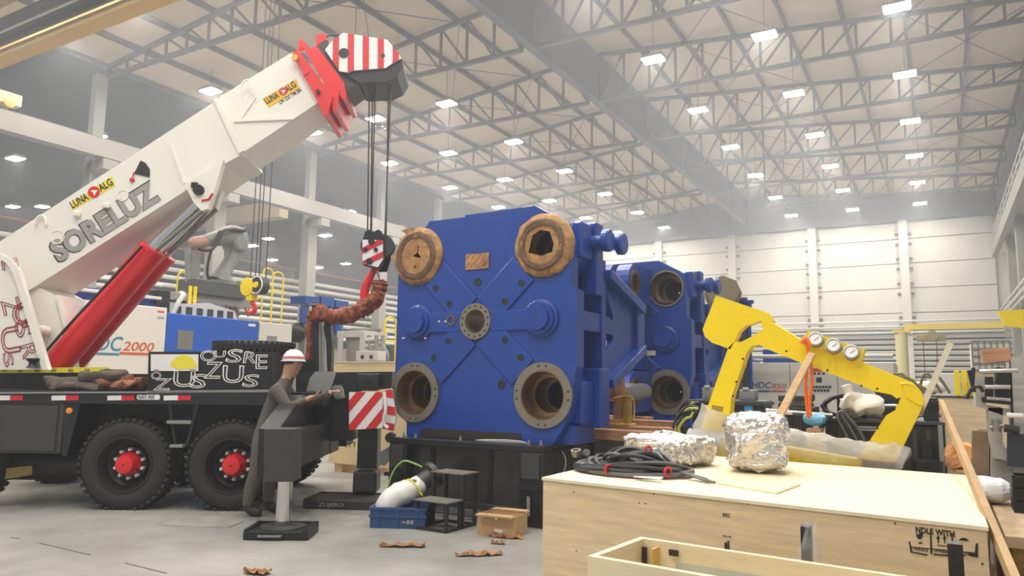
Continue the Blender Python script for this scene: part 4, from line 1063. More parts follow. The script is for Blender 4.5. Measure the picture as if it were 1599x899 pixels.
def wallslab(name, a, b, th, z0, z1, m, par):
    d = (b - a).normalized(); nn = Vector((-d.y, d.x, 0)) * th
    return quadslab(name, [a, b, b + nn, a + nn], z0, z1, m, par)
fr = wallslab('front_panel', FLc, FRc, .018, 0, ZC_ - .02, M_ply, crate)
wallslab('right_panel', FRc + Vector((0, .02, 0)), BRc, .018, 0, ZC_ - .02, M_ply, crate)
wallslab('back_panel', BRc, BLc, .018, 0, ZC_ - .02, M_ply, crate)
wallslab('left_panel', BLc, FLc + Vector((0, .02, 0)), .018, 0, ZC_ - .02, M_ply, crate)
o_ = .008
lid = quadslab('lid', [FLc + Vector((-o_, -o_, 0)), FRc + Vector((o_, -o_, 0)), BRc + Vector((o_, o_, 0)), BLc + Vector((-o_, o_, 0))], ZC_ - .018, ZC_, M_plytop, crate)
cd = (FRc - FLc).normalized(); cn = Vector((cd.y, -cd.x, 0)); UP = Vector((0, 0, 1))
def onfront(u, v):
    return PP(u, v, FLc, cn)
M_sten = mat('stencil_ink', S(40, 34, 30), .8)
def stencil_rect(pts):
    q = [onfront(*p) + cn * .003 for p in pts]; w = [p - cn * .0025 for p in q]; k = len(q)
    return MB().add(q + w, [list(range(k))] + [(i, i + k, (i + 1) % k + k, (i + 1) % k) for i in range(k)])
def stxt(body, p0, p1, h, **k):
    a = onfront(*p0); b = onfront(*p1)
    return text(body, a + cn * .001, cd, UP, ((b - a).dot(cd), h), M_sten, fr, name='stencil', **k)
stxt('NDLE WITH', (1430, 831), (1491, 838), .028, bold=.03)
for pts in ([(1419, 845), (1421, 845), (1425, 861), (1448, 865), (1448, 867), (1422, 862)], [(1452, 826), (1454, 826), (1456, 864), (1453, 864)], [(1486, 832), (1488, 832), (1488, 845), (1486, 845)],
            [(1524, 848), (1527, 848), (1527, 870), (1513, 867), (1513, 864), (1522, 864)], [(1458, 864), (1482, 866), (1482, 868), (1458, 866)], [(1423, 853), (1521, 862), (1521, 863), (1423, 854)], [(1499, 865), (1507, 866), (1507, 868), (1499, 867)]):
    part('stencil_frame', stencil_rect(pts), M_sten, fr)
part('glass_symbol', stencil_rect([(1431, 831), (1434, 835), (1436, 831), (1441, 832), (1441, 837), (1438, 841), (1434, 841), (1431, 837)]), M_sten, fr)
part('glass_symbol', stencil_rect([(1435, 846), (1439, 846), (1441, 848), (1434, 848)]), M_sten, fr)
for u in (1465, 1475):
    part('arrow_symbol', stencil_rect([(u - .8, 848), (u - .8, 841), (u - 3, 841), (u, 834.5), (u + 3, 841), (u + .8, 841), (u + .8, 848)]), M_sten, fr)
part('arrow_symbol', stencil_rect([(1463, 850), (1479, 851.5), (1479, 852.5), (1463, 851)]), M_sten, fr)
part('umbrella_symbol', stencil_rect([(1497, 843), (1501, 840), (1506, 839), (1510, 841), (1513, 844)]), M_sten, fr)
stxt('FRAGILE', (1428, 858), (1449, 860), .013); stxt('UPWARD', (1459, 861), (1482, 863), .013); stxt('KEEP DRY', (1489, 863.5), (1520, 866), .013)
stxt('REC', (1129, 806), (1140, 807), .02); stxt('A23 NJ', (1128, 838), (1142, 840), .012)
for u, v in ((998, 785), (1008, 786), (896, 768), (1180, 785), (900, 860), (1320, 800), (1398, 817), (1534, 880), (1021, 771), (1168, 786)):
    c = onfront(u, v); part('nail', MB().lathe(c, cn, [(0, .005), (.002, .005)], 6), M_sten, fr)
# thin sheet lying on the lid
def ztop(pts, z0, z1, name, m, label, cat, group=None):
    P = [G(u, v, z0) for u, v in pts]; c = sum(P, Vector()) / len(P)
    vs = P + [p + Vector((0, 0, z1 - z0)) for p in P]; k = len(P)
    mb = MB().add(vs, [list(range(k)), [k + i for i in reversed(range(k))]] + [(i, i + k, (i + 1) % k + k, (i + 1) % k) for i in range(k)])
    return solo(name, mb, m, (c.x, c.y, z0), label, cat, group)
ztop([(1100, 752), (1212, 772), (1250, 758), (1232, 722), (1120, 735)], ZC_ + .001, ZC_ + .012, 'plywood_sheet', M_pine, 'thin plywood offcut under the larger foil parcel on the crate', 'plywood')
# foil parcels
M_foil = mat('crumpled_foil', S(214, 211, 206), .22, .95, bump=1.0, bscale=26)
def superell(mb, c, rx, ry, rz, A, n=28, m=16, e=.5):
    vs = []; fs = []
    def sp(x): return math.copysign(abs(x) ** e, x)
    for j in range(m + 1):
        ph = -math.pi / 2 + math.pi * j / m
        for i in range(n):
            th = 2 * math.pi * i / n
            vs.append(c + A @ Vector((rx * sp(math.cos(ph)) * sp(math.cos(th)), ry * sp(math.cos(ph)) * sp(math.sin(th)), rz * sp(math.sin(ph)))))
    for j in range(m):
        for i in range(n):
            i2 = (i + 1) % n; fs.append((j*n+i, j*n+i2, (j+1)*n+i2, (j+1)*n+i))
    return mb.add(vs, fs, False)
def parcel(u, v, rx, ry, rz, ang, label, seed, z0=ZC_):
    c = G(u, v, z0); c = c + Vector((0, ry, rz))
    mb = crumple(superell(MB(), c, rx, ry, rz, Matrix.Rotation(R(ang), 3, 'Z'), 96, 56, .38), .026, seed, 7)
    crumple(mb, .016, seed + 3, 19)
    crumple(mb, .006, seed + 5, 48)
    zmin = min(q.z for q in mb.v); mb.v = [Vector((q.x, q.y, q.z - zmin + z0)) for q in mb.v]
    return solo('foil_parcel', mb, M_foil, (c.x, c.y, z0), label, 'parcel', 'foil parcels on the crate')
parcel(1172, 740, .21, .22, .20, 12, 'boxy foil-wrapped parcel standing on the plywood sheet', 2, ZC_ + .013)
parcel(1030, 728, .33, .24, .105, -20, 'low long foil-wrapped parcel behind the cable coil', 5)
# cable coil
cc = G(975, 742, ZC_); cc = Vector((cc.x, cc.y + .15, ZC_))
coil = thing('cable_coil', cc, 'coil of black cables with red ties at the corner of the crate', 'cable coil')
M_cab = mat('black_cable', S(34, 34, 36), .45)
M_cabg = mat('grey_cable', S(96, 94, 92), .45)
q = random.Random(3)
for k in range(19):
    a0 = q.random() * 6.28; rx = .41 - .012 * k + q.uniform(-.04, .04); ry = .31 - .009 * k + q.uniform(-.04, .04)
    dx, dy = q.uniform(-.05, .05), q.uniform(-.05, .05); h = .02 + .008 * k * (.4 + q.random() * .6)
    pts = [cc + Vector((dx + rx * math.cos(a), dy + ry * math.sin(a), .012 + h * (.75 + .35 * math.sin(a * 2 + a0)))) for a in [a0 + 2 * math.pi * i / 30 for i in range(30)]]
    part('cable_turn', MB().tube(pts, .014 if k % 3 else .02, 7, closed=True), M_cab if k % 4 else M_cabg, coil)
for a, b in ((-.38, .05), (.02, .1), (.1, .16)):
    part('connector', MB().lathe(cc + Vector((a, b - .05, .12)), (.5, -.6, .1), [(0, .016), (.05, .016), (.05, .024), (.1, .024), (.1, .018)], 12), M_steelbar, coil)
part('connector', MB().lathe(cc + Vector((-.40, -.08, .10)), (0, -.3, 1), [(0, .03), (.03, .038), (.05, .038), (.05, .026), (.02, .02)], 14), M_ring, coil)
for (x, y, z, dz) in ((.10, .06, .16, 0), (-.06, -.29, .05, 0), (.33, -.2, .05, 0)):
    part('red_tie', MB().tube([cc + Vector((x + .014 * math.cos(a), y + .028 * math.cos(a), z + .03 * math.sin(a))) for a in [2 * math.pi * i / 12 for i in range(12)]], .008, 6, closed=True), M_redp, coil)
part('paper_tag', crumple(MB().bx(cc.x + .16, cc.x + .34, cc.y - .37, cc.y - .30, ZC_ + .02, ZC_ + .03), .02, 8, 9), M_white, coil)
for k in range(3):
    part('cable_end', MB().tube(smooth_path([cc + Vector((.36, -.1, .05)), cc + Vector((.48, -.14 + .02 * k, .03)), cc + Vector((.58, -.22 + .03 * k, .02)), cc + Vector((.66 - .04 * k, -.27 + .04 * k, .018))]), .009, 6), M_cabg, coil)
# open crate in front
za = .72
oc0, oc1 = G(917.5, 867.5, za), G(1000, 837.5, za); oc2 = G(1417, 899, za)
ex = (oc2 - oc1).normalized(); ey = (oc1 - oc0).normalized()
L2 = 2.3; oc3 = oc1 + ex * L2; oc4 = oc0 + ex * L2
oc = thing('open_crate', ((oc0 + oc3) / 2).xy.to_3d(), 'open pine crate without lid in the foreground', 'crate')
th = .035
for nm, a, b in (('front_side', oc0, oc4), ('back_side', oc1 - ey * th, oc3 - ey * th)):
    dd = ey * th
    quadslab(nm, [a, b, b + dd, a + dd], 0, za, M_pine, oc)
quadslab('left_side', [oc0 + ey * th, oc0 + ey * th + ex * th, oc1 - ey * th + ex * th, oc1 - ey * th], 0, za - .001, M_pine, oc)
quadslab('right_side', [oc4 + ey * th - ex * th, oc4 + ey * th, oc3 - ey * th, oc3 - ey * th - ex * th], 0, za - .001, M_pine, oc)
quadslab('floor_board', [oc0 + ey * th, oc4 + ey * th, oc3 - ey * th, oc1 - ey * th], .02, .06, M_pine, oc)
quadslab('inner_lining', [oc1 - ey * (th + .004) + ex * .22, oc3 - ey * (th + .004) - ex * .2, oc3 - ey * (th + .001) - ex * .2, oc1 - ey * (th + .001) + ex * .22], .06, za - .09, mat('greenish_lining', S(196, 200, 182), .6, var=.08, vscale=2), oc)
cb = oc1 - ey * .06 + ex * .12
part('corner_bracket', MB().bar(cb + Vector((0, 0, -.03)), cb + Vector((0, 0, -.3)), .10, .012, up=ex), M_ochre, oc)
part('corner_bracket', MB().bar(oc1 - ey * .05 + ex * .045 + Vector((0, 0, -.04)), oc1 - ey * .05 + ex * .045 + Vector((0, 0, -.3)), .03, .012, up=ey), M_bored, oc)
part('latch', MB().bx(cb.x + .07, cb.x + .12, cb.y - .01, cb.y + .0, za - .06, za - .03), M_bored, oc)
# black bars standing between the crates
def upbar(u, vtop, wpx, label, wrap):
    Yb = 4.02 if u < 1400 else 3.97
    a = PY(u, vtop, Yb); wd = wpx * Yb / 1150 * 1.1
    t = thing('steel_bar', (a.x, Yb, 0), label, 'steel bar', 'black bars between the crates')
    part('bar', MB().bx(a.x - wd / 2, a.x + wd / 2, Yb - .02, Yb + .05, 0, a.z, .003), M_black, t)
    if wrap:
        f = MB().bx(a.x - wd * .2, a.x + wd * 1.0, Yb - .03, Yb + .06, .5, a.z + .012)
        bm_ = MB(); n = 14
        for i in range(n + 1):
            zz = .45 + (a.z + .015 - .45) * i / n; s_ = 1.0 + (1 - i / n) * 1.0
            for j in range(12):
                an = 2 * math.pi * j / 12
                bm_.v.append(Vector((a.x + wd * .25 + wd * .8 * s_ * math.cos(an), Yb + .02 + .055 * s_ * math.sin(an), zz)))
        for i in range(n):
            for j in range(12): bm_.f.append([i*12+j, i*12+(j+1)%12, (i+1)*12+(j+1)%12, (i+1)*12+j]); bm_.sm.append(False)
        part('plastic_film', crumple(bm_, .02, 3, 14), mat('thin_clear_film', S(240, 240, 240), .15, alpha=.22, bump=.8, bscale=12), t)
    return t
M_film = mat('clear_film', S(240, 240, 240), .18, alpha=.42, bump=.8, bscale=12)
upbar(1258, 821, 12, 'black steel bar wrapped in clear film between the crates', True)
upbar(1491, 848, 16, 'bare black steel bar before the stencilled marks', False)
upbar(1134, 846, 3, 'thin dark strip added for a dark slot at the open crate rim', False)  # no bar here: dark strip added for a narrow dark slot

# ================================================================ yellow machine frame behind the crate
YF = 7.15
yf = thing('yellow_machine_frame', (-1.0, YF, .76), 'bright yellow steel machine frame with gauges behind the crate', 'machine frame')
FF = frame((0, YF, 0), (1, 0, 0), z=(0, 0, 1))
def F2(px): return [((lambda p: (p.x, p.z))(PY(u, v, YF))) for u, v in px]
yp = lambda n, px, t=.16, holes=None, y0=0, m=M_yellow, par=None: part(n, MB().prism(F2(px), t, FF, [F2(h) for h in holes] if holes else None, y0), m, par or yf)
yp('head_plate', [(1118, 461), (1200, 489), (1206, 500), (1190, 500), (1178, 504), (1164, 508), (1153, 518), (1147, 533), (1140, 545), (1112, 535), (1101, 526), (1097, 514)], .14)
yp('left_leg', [(1137, 543), (1147, 533), (1157, 534), (1176, 524), (1192, 514), (1188, 506), (1190, 500), (1206, 500), (1204, 545), (1199, 545), (1186, 538), (1173, 540), (1166, 550), (1142, 620), (1139, 650), (1114, 712), (1082, 706), (1103, 640)], .16)
tb_ = yp('top_bar', [(1196, 497), (1252, 531), (1350, 567), (1425, 597), (1437, 610), (1442, 622), (1441, 634), (1408, 620), (1400, 622), (1392, 616), (1366, 611), (1313, 589), (1250, 566), (1196, 544)], .164, y0=-.004)
yp('right_leg', [(1408, 620), (1441, 634), (1398, 722), (1340, 716), (1366, 675), (1384, 648), (1398, 640), (1400, 632)], .42)
yp('bottom_bar', [(1084, 680), (1116, 678), (1345, 718), (1345, 735), (1084, 714)], .16)
cq = PY(1428, 616, YF)
part('curved_rim', MB().tube(smooth_path([PY(u, v, YF - .005) for u, v in ((1406, 599), (1410, 612), (1420, 622), (1440, 632), (1439, 618), (1432, 606), (1420, 599), (1406, 599))]), .009, 6), M_yellow, tb_)
gb = yp('gauge_box', [(1252, 531), (1264, 516), (1350, 546), (1344, 567)], .2, y0=-.05)
for u, v in ((1274, 530), (1302, 540), (1330, 550)):
    c = PY(u, v, YF - .05) + Vector((0, -.012, 0))
    gg = part('gauge', MB().lathe(c, (0, -.95, .3), [(-.04, .068), (.02, .068), (.022, .055), (.008, .052)], 24), M_steelbar, gb)
    part('dial', MB().lathe(c + Vector((0, -.010, .003)), (0, -.95, .3), [(0, .052), (.003, .052), (.003, 0)], 20, cap=False), M_white, gg)
    part('needle', MB().bar(c + Vector((-.025, -.012, -.018)), c + Vector((.03, -.022, .022)), .004, .004), M_black, gg)
for u, v in ((1228, 548), (1260, 562), (1292, 578), (1345, 602), (1370, 607), (1160, 560), (1150, 596), (1145, 618), (1380, 650), (1370, 668), (1360, 690), (1402, 628)):
    c = PY(u, v, YF); part('screw', MB().lathe(c, (0, -1, 0), [(0, .01), (.004, .01)], 8), M_black, yf)
part('nameplate', MB().prism(F2([(1112, 632), (1130, 635), (1128, 643), (1111, 639)]), -.003, FF), mat('brass_plate', S(170, 140, 40), .5), yf)
# stand hidden behind the crate
for x in (-1.9, -.75): solo('timber_block', MB().bx(x - .1, x + .1, YF - .05, YF + .25, 0, .79 if x < -1 else .74), M_timber2, (x, YF + .1, 0), 'squared timber under the %s end of the yellow frame' % ('left' if x < -1 else 'right'), 'timber', 'timbers under the yellow frame')
# clear wrap around the lower bar and left foot
wr_ = thing('plastic_wrap', PY(1220, 715, YF - .05), 'crumpled clear plastic wrap around the yellow frame\'s lower bar', 'plastic wrap')
path = [PY(u, v, YF + .02) for u, v in ((1075, 690), (1110, 692), (1160, 690), (1230, 690), (1300, 704), (1350, 712), (1395, 715), (1412, 722))]
part('lower_wrap', crumple(MB().tube(smooth_path(path, 6), .125, 18), .035, 4, 6), M_film, wr_)
path = [PY(u, v, YF + .08) for u, v in ((1122, 640), (1112, 665), (1104, 690))]
part('leg_wrap', crumple(MB().tube(smooth_path(path, 6), .17, 18), .03, 6, 6), M_film, wr_)
# prop stick and orange strap
pa, pb = PY(1268, 552, YF - .1), PY(1205, 664, 6.55)
pb = G(1212, 662, ZC_ + .22) if False else PY(1212, 660, 6.7)
solo('wood_batten', MB().bar(pa, pb, .06, .045, up=(0, -1, .3), bev=.004), M_timber2, pb, 'pale wooden batten propping up the yellow frame', 'batten')
M_orange = mat('orange_strap', S(240, 120, 30), .6)
sp_ = thing('ratchet_strap', PY(1262, 545, YF - .08), 'bright orange ratchet strap hanging from the yellow frame', 'strap')
for k, pts in enumerate(([(1256, 533), (1262, 550), (1258, 600), (1262, 652)], [(1264, 552), (1268, 590), (1264, 630), (1266, 650)], [(1250, 536), (1258, 528), (1266, 540)])):
    part('webbing', MB().tube(smooth_path([PY(u, v, YF - .09 - .01 * k) for u, v in pts]), .016, 6), M_orange, sp_)

# ================================================================ equipment behind the frame
M_bk = mat('black_equipment', S(40, 39, 38), .5, var=.2, vscale=5)
def hoses(pts_list, r, m, par, name='hose'):
    for pts in pts_list: part(name, MB().tube(smooth_path(pts, 5), r, 8), m, par)
Yt = 9.6
tk = thing('equipment_trunk', PY(1135, 655, Yt).xy.to_3d(), 'black equipment trunk with two grey boxes on top', 'equipment trunk')
a, b = PY(1079, 623, Yt), PY(1192, 655, Yt)
part('body', MB().bx(a.x, b.x, Yt, Yt + .6, .3, a.z, .02), M_bk, tk)
for u0, u1, v0 in ((1096, 1116, 605), (1154, 1179, 608)):
    q0, q1 = PY(u0, v0, Yt + .1), PY(u1, 622, Yt + .1)
    part('grey_box', MB().bx(q0.x, q1.x, Yt + .1, Yt + .3, a.z, q0.z, .01).cyl(((q0.x + q1.x) / 2 - .05, Yt + .12, q0.z), ((q0.x + q1.x) / 2 + .02, Yt + .12, q0.z), .03, n=10), M_greyp, tk)
part('rim', MB().bx(a.x - .02, b.x + .02, Yt - .02, Yt + .62, a.z - .06, a.z - .02), M_dkgrey, tk)
part('feet', MB().bx(a.x + .05, b.x - .05, Yt + .05, Yt + .55, 0, .3), M_bk, tk)
c = PY(1169, 639, Yt); part('blue_label', MB().bx(c.x - .05, c.x + .05, Yt - .004, Yt, c.z - .05, c.z + .05), mat('light_blue', S(70, 160, 215), .5), tk)
c = PY(1085, 638, Yt); part('latch', MB().bx(c.x - .02, c.x + .02, Yt - .015, Yt, c.z - .05, c.z + .05), M_greyp, tk)
ht = thing('hose_coil', PY(1075, 690, 9.0).xy.to_3d(), 'black and yellow striped hoses looped beside the blue platen', 'hose coil')
q = random.Random(11)
for k in range(9):
    r0 = 34 + 3 * k
    pts = [PY(1078 + 10 * q.random() + r0 * .55 * math.cos(t), 672 + r0 * .85 * math.sin(t) + 4 * q.random(), 9.0 + .03 * k) for t in [math.pi * (.45 + 1.1 * i / 10) for i in range(11)]]
    part('hose_loop', MB().tube(smooth_path(pts, 3), .022 if k % 3 else .018, 7), M_cab if k % 3 else mat('yellow_green_hose', S(196, 200, 90), .5), ht)
solo('fir_board', MB().bx(*sorted((PY(1045, 660, 8.9).x, PY(1082, 660, 8.9).x)), 8.85, 8.95, 0.0, .88), M_timber, (PY(1063, 660, 8.9).x, 8.9, 0), 'upright reddish board behind the black hose loops', 'board')
# hydraulic power unit on the right
Yp = 8.7
pu = thing('power_unit', PY(1390, 735, Yp).xy.to_3d(), 'black hydraulic power unit with hoses behind the frame\'s right leg', 'power unit')
a, b = PY(1288, 657, Yp), PY(1475, 657, Yp)
part('cabinet', MB().bx(a.x, b.x, Yp, Yp + .8, .05, a.z, .015), M_bk, pu)
part('top_plate', MB().bx(a.x - .03, b.x + .03, Yp - .03, Yp + .8, a.z, a.z + .03), M_dkgrey, pu)
for x in (a.x + .15, a.x + .5, a.x + .85, b.x - .15): part('panel_rib', MB().bx(x - .02, x + .02, Yp - .012, Yp, .1, a.z - .05), M_dkgrey, pu)
for v in (666, 670): 
    p, q_ = PY(1325, v, Yp - .05), PY(1372, v + 2, Yp - .05); part('pipe', MB().cyl(p, q_, .012, n=8), M_greyp, pu)
for (u0, u1, v0, v1, dy) in ((1306, 1342, 616, 637, .3), (1367, 1404, 610, 636, .35), (1440, 1466, 620, 650, .2), (1262, 1268, 615, 625, .2), (1262, 1275, 634, 646, .2)):
    p, q_ = PY(u0, v0, Yp + dy), PY(u1, v1, Yp + dy)
    part('motor_block', MB().bx(p.x, q_.x, Yp + dy, Yp + dy + .25, a.z + .03 if u0 > 1290 else q_.z, p.z, .015), M_bk, pu)
for (u0, u1, v, m) in ((1365, 1400, 634, M_steelbar), (1345, 1390, 652, M_steelbar), (1428, 1470, 648, M_greyp), (1440, 1466, 640, M_bk)):
    part('rod', MB().cyl(PY(u0, v, Yp + .25), PY(u1, v, Yp + .25), .025, n=10), m, pu)
for u in (1442, 1450, 1458, 1464): part('cable_gland', MB().cyl(PY(u, 640, Yp + .15), PY(u + 6, 626, Yp + .12), .014, n=8), M_bk, pu)
c = PY(1446, 690, Yp - .05)
part('pump', MB().lathe((c.x, Yp - .06, .3), (0, 0, 1), [(0, .1), (.3, .1), (.32, .14), (.5, .14), (.52, .06), (.7, .06)], 16), M_black2, pu)
part('side_post', MB().bx(PY(1470, 700, Yp).x - .02, PY(1470, 700, Yp).x + .02, Yp - .06, Yp - .02, .05, a.z), M_greyp, pu)
q = random.Random(5)
for k in range(6):
    pts = [PY(1325 + 42 * math.cos(t) + 6 * q.random(), 632 + 17 * math.sin(t) + 3 * q.random(), Yp + .1 - .05 * math.sin(t) + .02 * k) for t in [2 * math.pi * i / 16 for i in range(16)]]
    part('hose_coil', MB().tube(pts, .018, 7, closed=True), M_cab, pu)
for k in range(5):
    part('hanging_hose', MB().tube(smooth_path([PY(1330 - 4 * k, 640, Yp - .08), PY(1308 + 3 * k, 646, Yp - .1), PY(1318 + 6 * k, 672, Yp - .1), PY(1340 + 5 * k, 712, Yp - .1), PY(1350 + 5 * k, 735, Yp - .08)]), .018, 7), M_cab if k % 2 else M_cabg, pu)
for k in range(3):
    part('hanging_hose', MB().tube(smooth_path([PY(1300 + 2 * k, 645, Yp - .08), PY(1283 + 2 * k, 662, Yp - .1), PY(1276 + 3 * k, 690, Yp - .1), PY(1280 + 3 * k, 715, Yp - .1)]), .016, 7), M_cab, pu)
cw = PY(1345, 640, Yp + .05)
mb = crumple(superell(MB(), cw + Vector((0, 0, .03)), .22, .14, .11, Matrix.Rotation(R(20), 3, 'Z'), 26, 16, .8), .07, 3, 6)
mb.lathe(cw + Vector((-.1, 0, .1)), (-.3, 0, 1), [(0, .09), (.06, .04), (.14, .07), (.15, 0)], 10)
M_wbag = mat('white_sack', S(232, 222, 206), .6, bump=.5, bscale=9)
zm = min(v.z for v in mb.v); mb.v = [v + Vector((0, 0, a.z + .031 - zm)) for v in mb.v]
solo('white_sack', mb, M_wbag, (cw.x, cw.y, a.z + .03), 'white cloth sack lying on the hydraulic power unit', 'sack')
# cluster left of the power unit: black motor stack under foil
mt = thing('motor_stack', PY(1240, 700, 8.6).xy.to_3d(), 'stack of black motors on a dark pallet beside the orange strap', 'motor stack')
for (u0, u1, v0, v1) in ((1217, 1268, 616, 628), (1217, 1268, 628, 638), (1234, 1275, 634, 645)):
    p, q_ = PY(u0, v0, 8.9), PY(u1, v1, 8.9)
    part('motor', MB().bx(p.x, q_.x, 8.8, 9.1, q_.z, p.z, .02), M_bk, mt)
p, q_ = PY(1202, 645, 8.6), PY(1258, 705, 8.6)
part('pallet', MB().bx(p.x, q_.x, 8.5, 9.2, 0, p.z, .01), M_bk, mt)
part('steel_tube', MB().cyl(PY(1196, 640, 8.5), PY(1300, 648, 8.5), .018, n=8), M_steelbar, mt)
part('plastic_sheet', crumple(MB().bx(p.x, q_.x - .1, 8.45, 8.9, p.z, p.z + .02), .04, 4, 6), M_white, mt)
solo('blue_tarp', crumple(superell(MB(), PY(1273, 655, 8.36), .11, .1, .06, ID.to_3x3(), 16, 10, .7), .02, 3, 8), mat('light_blue_sheet', S(110, 180, 214), .5), PY(1275, 665, 8.45), 'light blue plastic sheet below the orange strap', 'plastic sheet')
solo('carton', MB().bx(PY(1262, 660, 8.4).x, PY(1284, 660, 8.4).x, 8.25, 8.48, 0, PY(1273, 664, 8.36).z - .03, .004), M_card, (PY(1275, 664, 8.5).x, 8.5, 0), 'plain carton under the light blue plastic sheet', 'carton')
# white machine with HDC 850 lettering
Yh = 15.5
M_ivory = mat('ivory_machine_panel', S(222, 217, 205), .5, var=.03, vscale=1)
M_navy = mat('blue_print', S(30, 84, 140), .5); M_orp = mat('orange_print', S(206, 96, 54), .5)
wm = thing('moulding_machine', PY(1270, 640, Yh).xy.to_3d(), 'white moulding machine lettered HDC 850 behind the yellow frame', 'machine')
a, b = PY(1164, 566, Yh), PY(1395, 566, Yh)
pn = part('side_panel', MB().bx(a.x, b.x, Yh, Yh + 1.6, .25, a.z, .01), M_ivory, wm)
part('base', MB().bx(a.x, b.x, Yh + .1, Yh + 1.5, 0, .25), M_bk, wm)
part('panel_joint', MB().bx(PY(1234, 600, Yh).x - .008, PY(1234, 600, Yh).x + .008, Yh - .004, Yh, .3, a.z - .02).bx(PY(1308, 600, Yh).x - .008, PY(1308, 600, Yh).x + .008, Yh - .004, Yh, .3, a.z - .02), M_greyp, pn)
part('blue_hood', MB().bx(a.x + .3, PY(1300, 560, Yh).x, Yh + .2, Yh + 1.4, a.z, a.z + .28, .03), M_blue, wm)
part('blue_column', MB().bx(a.x - .45, a.x - .01, Yh + .1, Yh + 1.5, .2, a.z + .1, .02), M_blue, wm)
part('grey_rail', MB().cyl((a.x - .4, Yh - .1, a.z + .12), (b.x, Yh - .1, a.z + .12), .04, n=8), M_conduit, wm)
def ytext(body, p0, p1, h, m, par, **k):
    p, q_ = PY(*p0, Yh), PY(*p1, Yh)
    return text(body, (p.x, Yh - .004, p.z), (1, 0, 0), (0, 0, 1), (q_.x - p.x, h), m, par, shear=.2, **k)
ytext('HDC', (1174, 606), (1205, 606), .13, M_navy, pn, bold=.01); ytext('850', (1205, 606.5), (1228, 606.5), .10, M_orp, pn)
for u0, u1, m in ((1176, 1203, M_navy), (1204, 1227, M_orp)):
    p, q_ = PY(u0, 609, Yh), PY(u1, 612, Yh); part('print_bar', MB().bx(p.x, q_.x, Yh - .005, Yh - .001, q_.z, p.z), m, pn)
p, q_ = PY(1268, 575, Yh), PY(1284, 580, Yh); part('red_band', MB().bx(p.x, q_.x, Yh - .005, Yh - .001, q_.z, p.z), M_redp, pn)
for r_, us in ((583, (1272, 1279, 1286)), (593, (1279,)), (604, range(1266, 1297, 5)), (609.5, range(1268, 1295, 5))):
    for u in us:
        c = PY(u, r_, Yh); s_ = .05 if r_ == 593 else .022
        part('button', MB().bx(c.x - s_, c.x + s_, Yh - .012, Yh, c.z - s_, c.z + s_), M_txtdark, pn)
# dark drawer rack behind the second platen and blue pipework
Yd = 14.4
rk = thing('steel_rack', PY(1120, 600, Yd).xy.to_3d(), 'tall grey slatted rack behind the second blue platen', 'rack')
a, b = PY(1094, 452, Yd), PY(1142, 452, Yd)
part('back', MB().bx(a.x, b.x + .2, Yd + .4, Yd + .45, 0, 3.0), M_dkgrey, rk)
for k in range(12): part('slat', MB().bx(a.x, b.x + .2, Yd, Yd + .4, .6 + .2 * k, .76 + .2 * k, .01), mat('rack_grey', S(112, 108, 98), .6), rk)
for x in (a.x - .02, b.x + .22): part('post', MB().bx(x - .03, x + .03, Yd - .03, Yd + .45, 0, 3.05), M_dkgrey, rk)
c = PY(1112, 448, Yd - .4)
solo('machined_drum', MB().lathe((c.x, Yd + .3, 3.25), (.3, -1, 0), [(0, .2), (.0, .34), (.5, .36), (.5, .3), (.9, .28), (.9, 0)], 8, cap=False, smooth=False), mat('olive_steel', S(150, 138, 112), .5, .3), (c.x, Yd + .3, 2.95), 'olive eight-sided steel drum on the grey rack', 'drum')
bm2 = thing('blue_manifold', PY(1150, 480, 14.6).xy.to_3d(), 'blue pipe manifold rising behind the yellow frame head', 'manifold')
for i, (u, v) in enumerate(((1128, 450), (1138, 458), (1148, 466), (1158, 470), (1168, 474))):
    c = PY(u, v, 14.6); part('valve', MB().lathe((c.x, 14.6, c.z - .3), (0, 0, 1), [(-c.z + .31, .05), (0, .05), (0, .12), (.14, .12), (.14, .07), (.3, .07), (.3, .11), (.36, .11)], 12), M_blue, bm2)
# right side: boards, plywood case, yellow posts, machine
pwall = thing('plywood_case', PY(1500, 740, 9.8).xy.to_3d(), 'plain plywood case behind the power unit at right', 'crate')
a, b = PY(1452, 620, 9.8), PY(1548, 620, 9.8)
part('front', MB().bx(a.x, b.x + .6, 9.8, 9.82, 0, a.z), M_ply, pwall); part('left_end', MB().bx(a.x, a.x + .02, 9.82, 10.8, 0, a.z), M_ply, pwall)
part('lid', MB().bx(a.x - .01, b.x + .6, 9.79, 10.81, a.z, a.z + .02), M_dkgrey, pwall)
part('batten', MB().bar(PY(1470, 632, 9.78), PY(1500, 700, 9.78), .05, .03, up=(0, 1, 0)), M_timber2, pwall)
for k, u in enumerate((1491, 1503, 1514)):
    p, q_ = PY(u - 2, 578, 10.1), PY(u + 3, 618, 10.1)
    solo('yellow_post', MB().bx(p.x, p.x + .055, 10.05 + .15 * k, 10.1 + .15 * k, a.z + .02, p.z, .004), M_yellow, (p.x, 10.1, a.z + .02), 'yellow flat post on the plywood case, %s of three from the left' % ('first', 'second', 'third')[k], 'post', 'yellow posts on the plywood case')
bx_ = PY(1479, 598, 12.5)
solo('white_carton', MB().bx(bx_.x - .15, bx_.x + .17, 12.4, 12.8, bx_.z - .19, bx_.z + .14, .01).bx(bx_.x - .05, bx_.x + .15, 12.39, 12.4, bx_.z - .08, bx_.z - .06), M_white, (bx_.x, 12.6, bx_.z - .19), 'small white carton left of the yellow posts', 'carton')
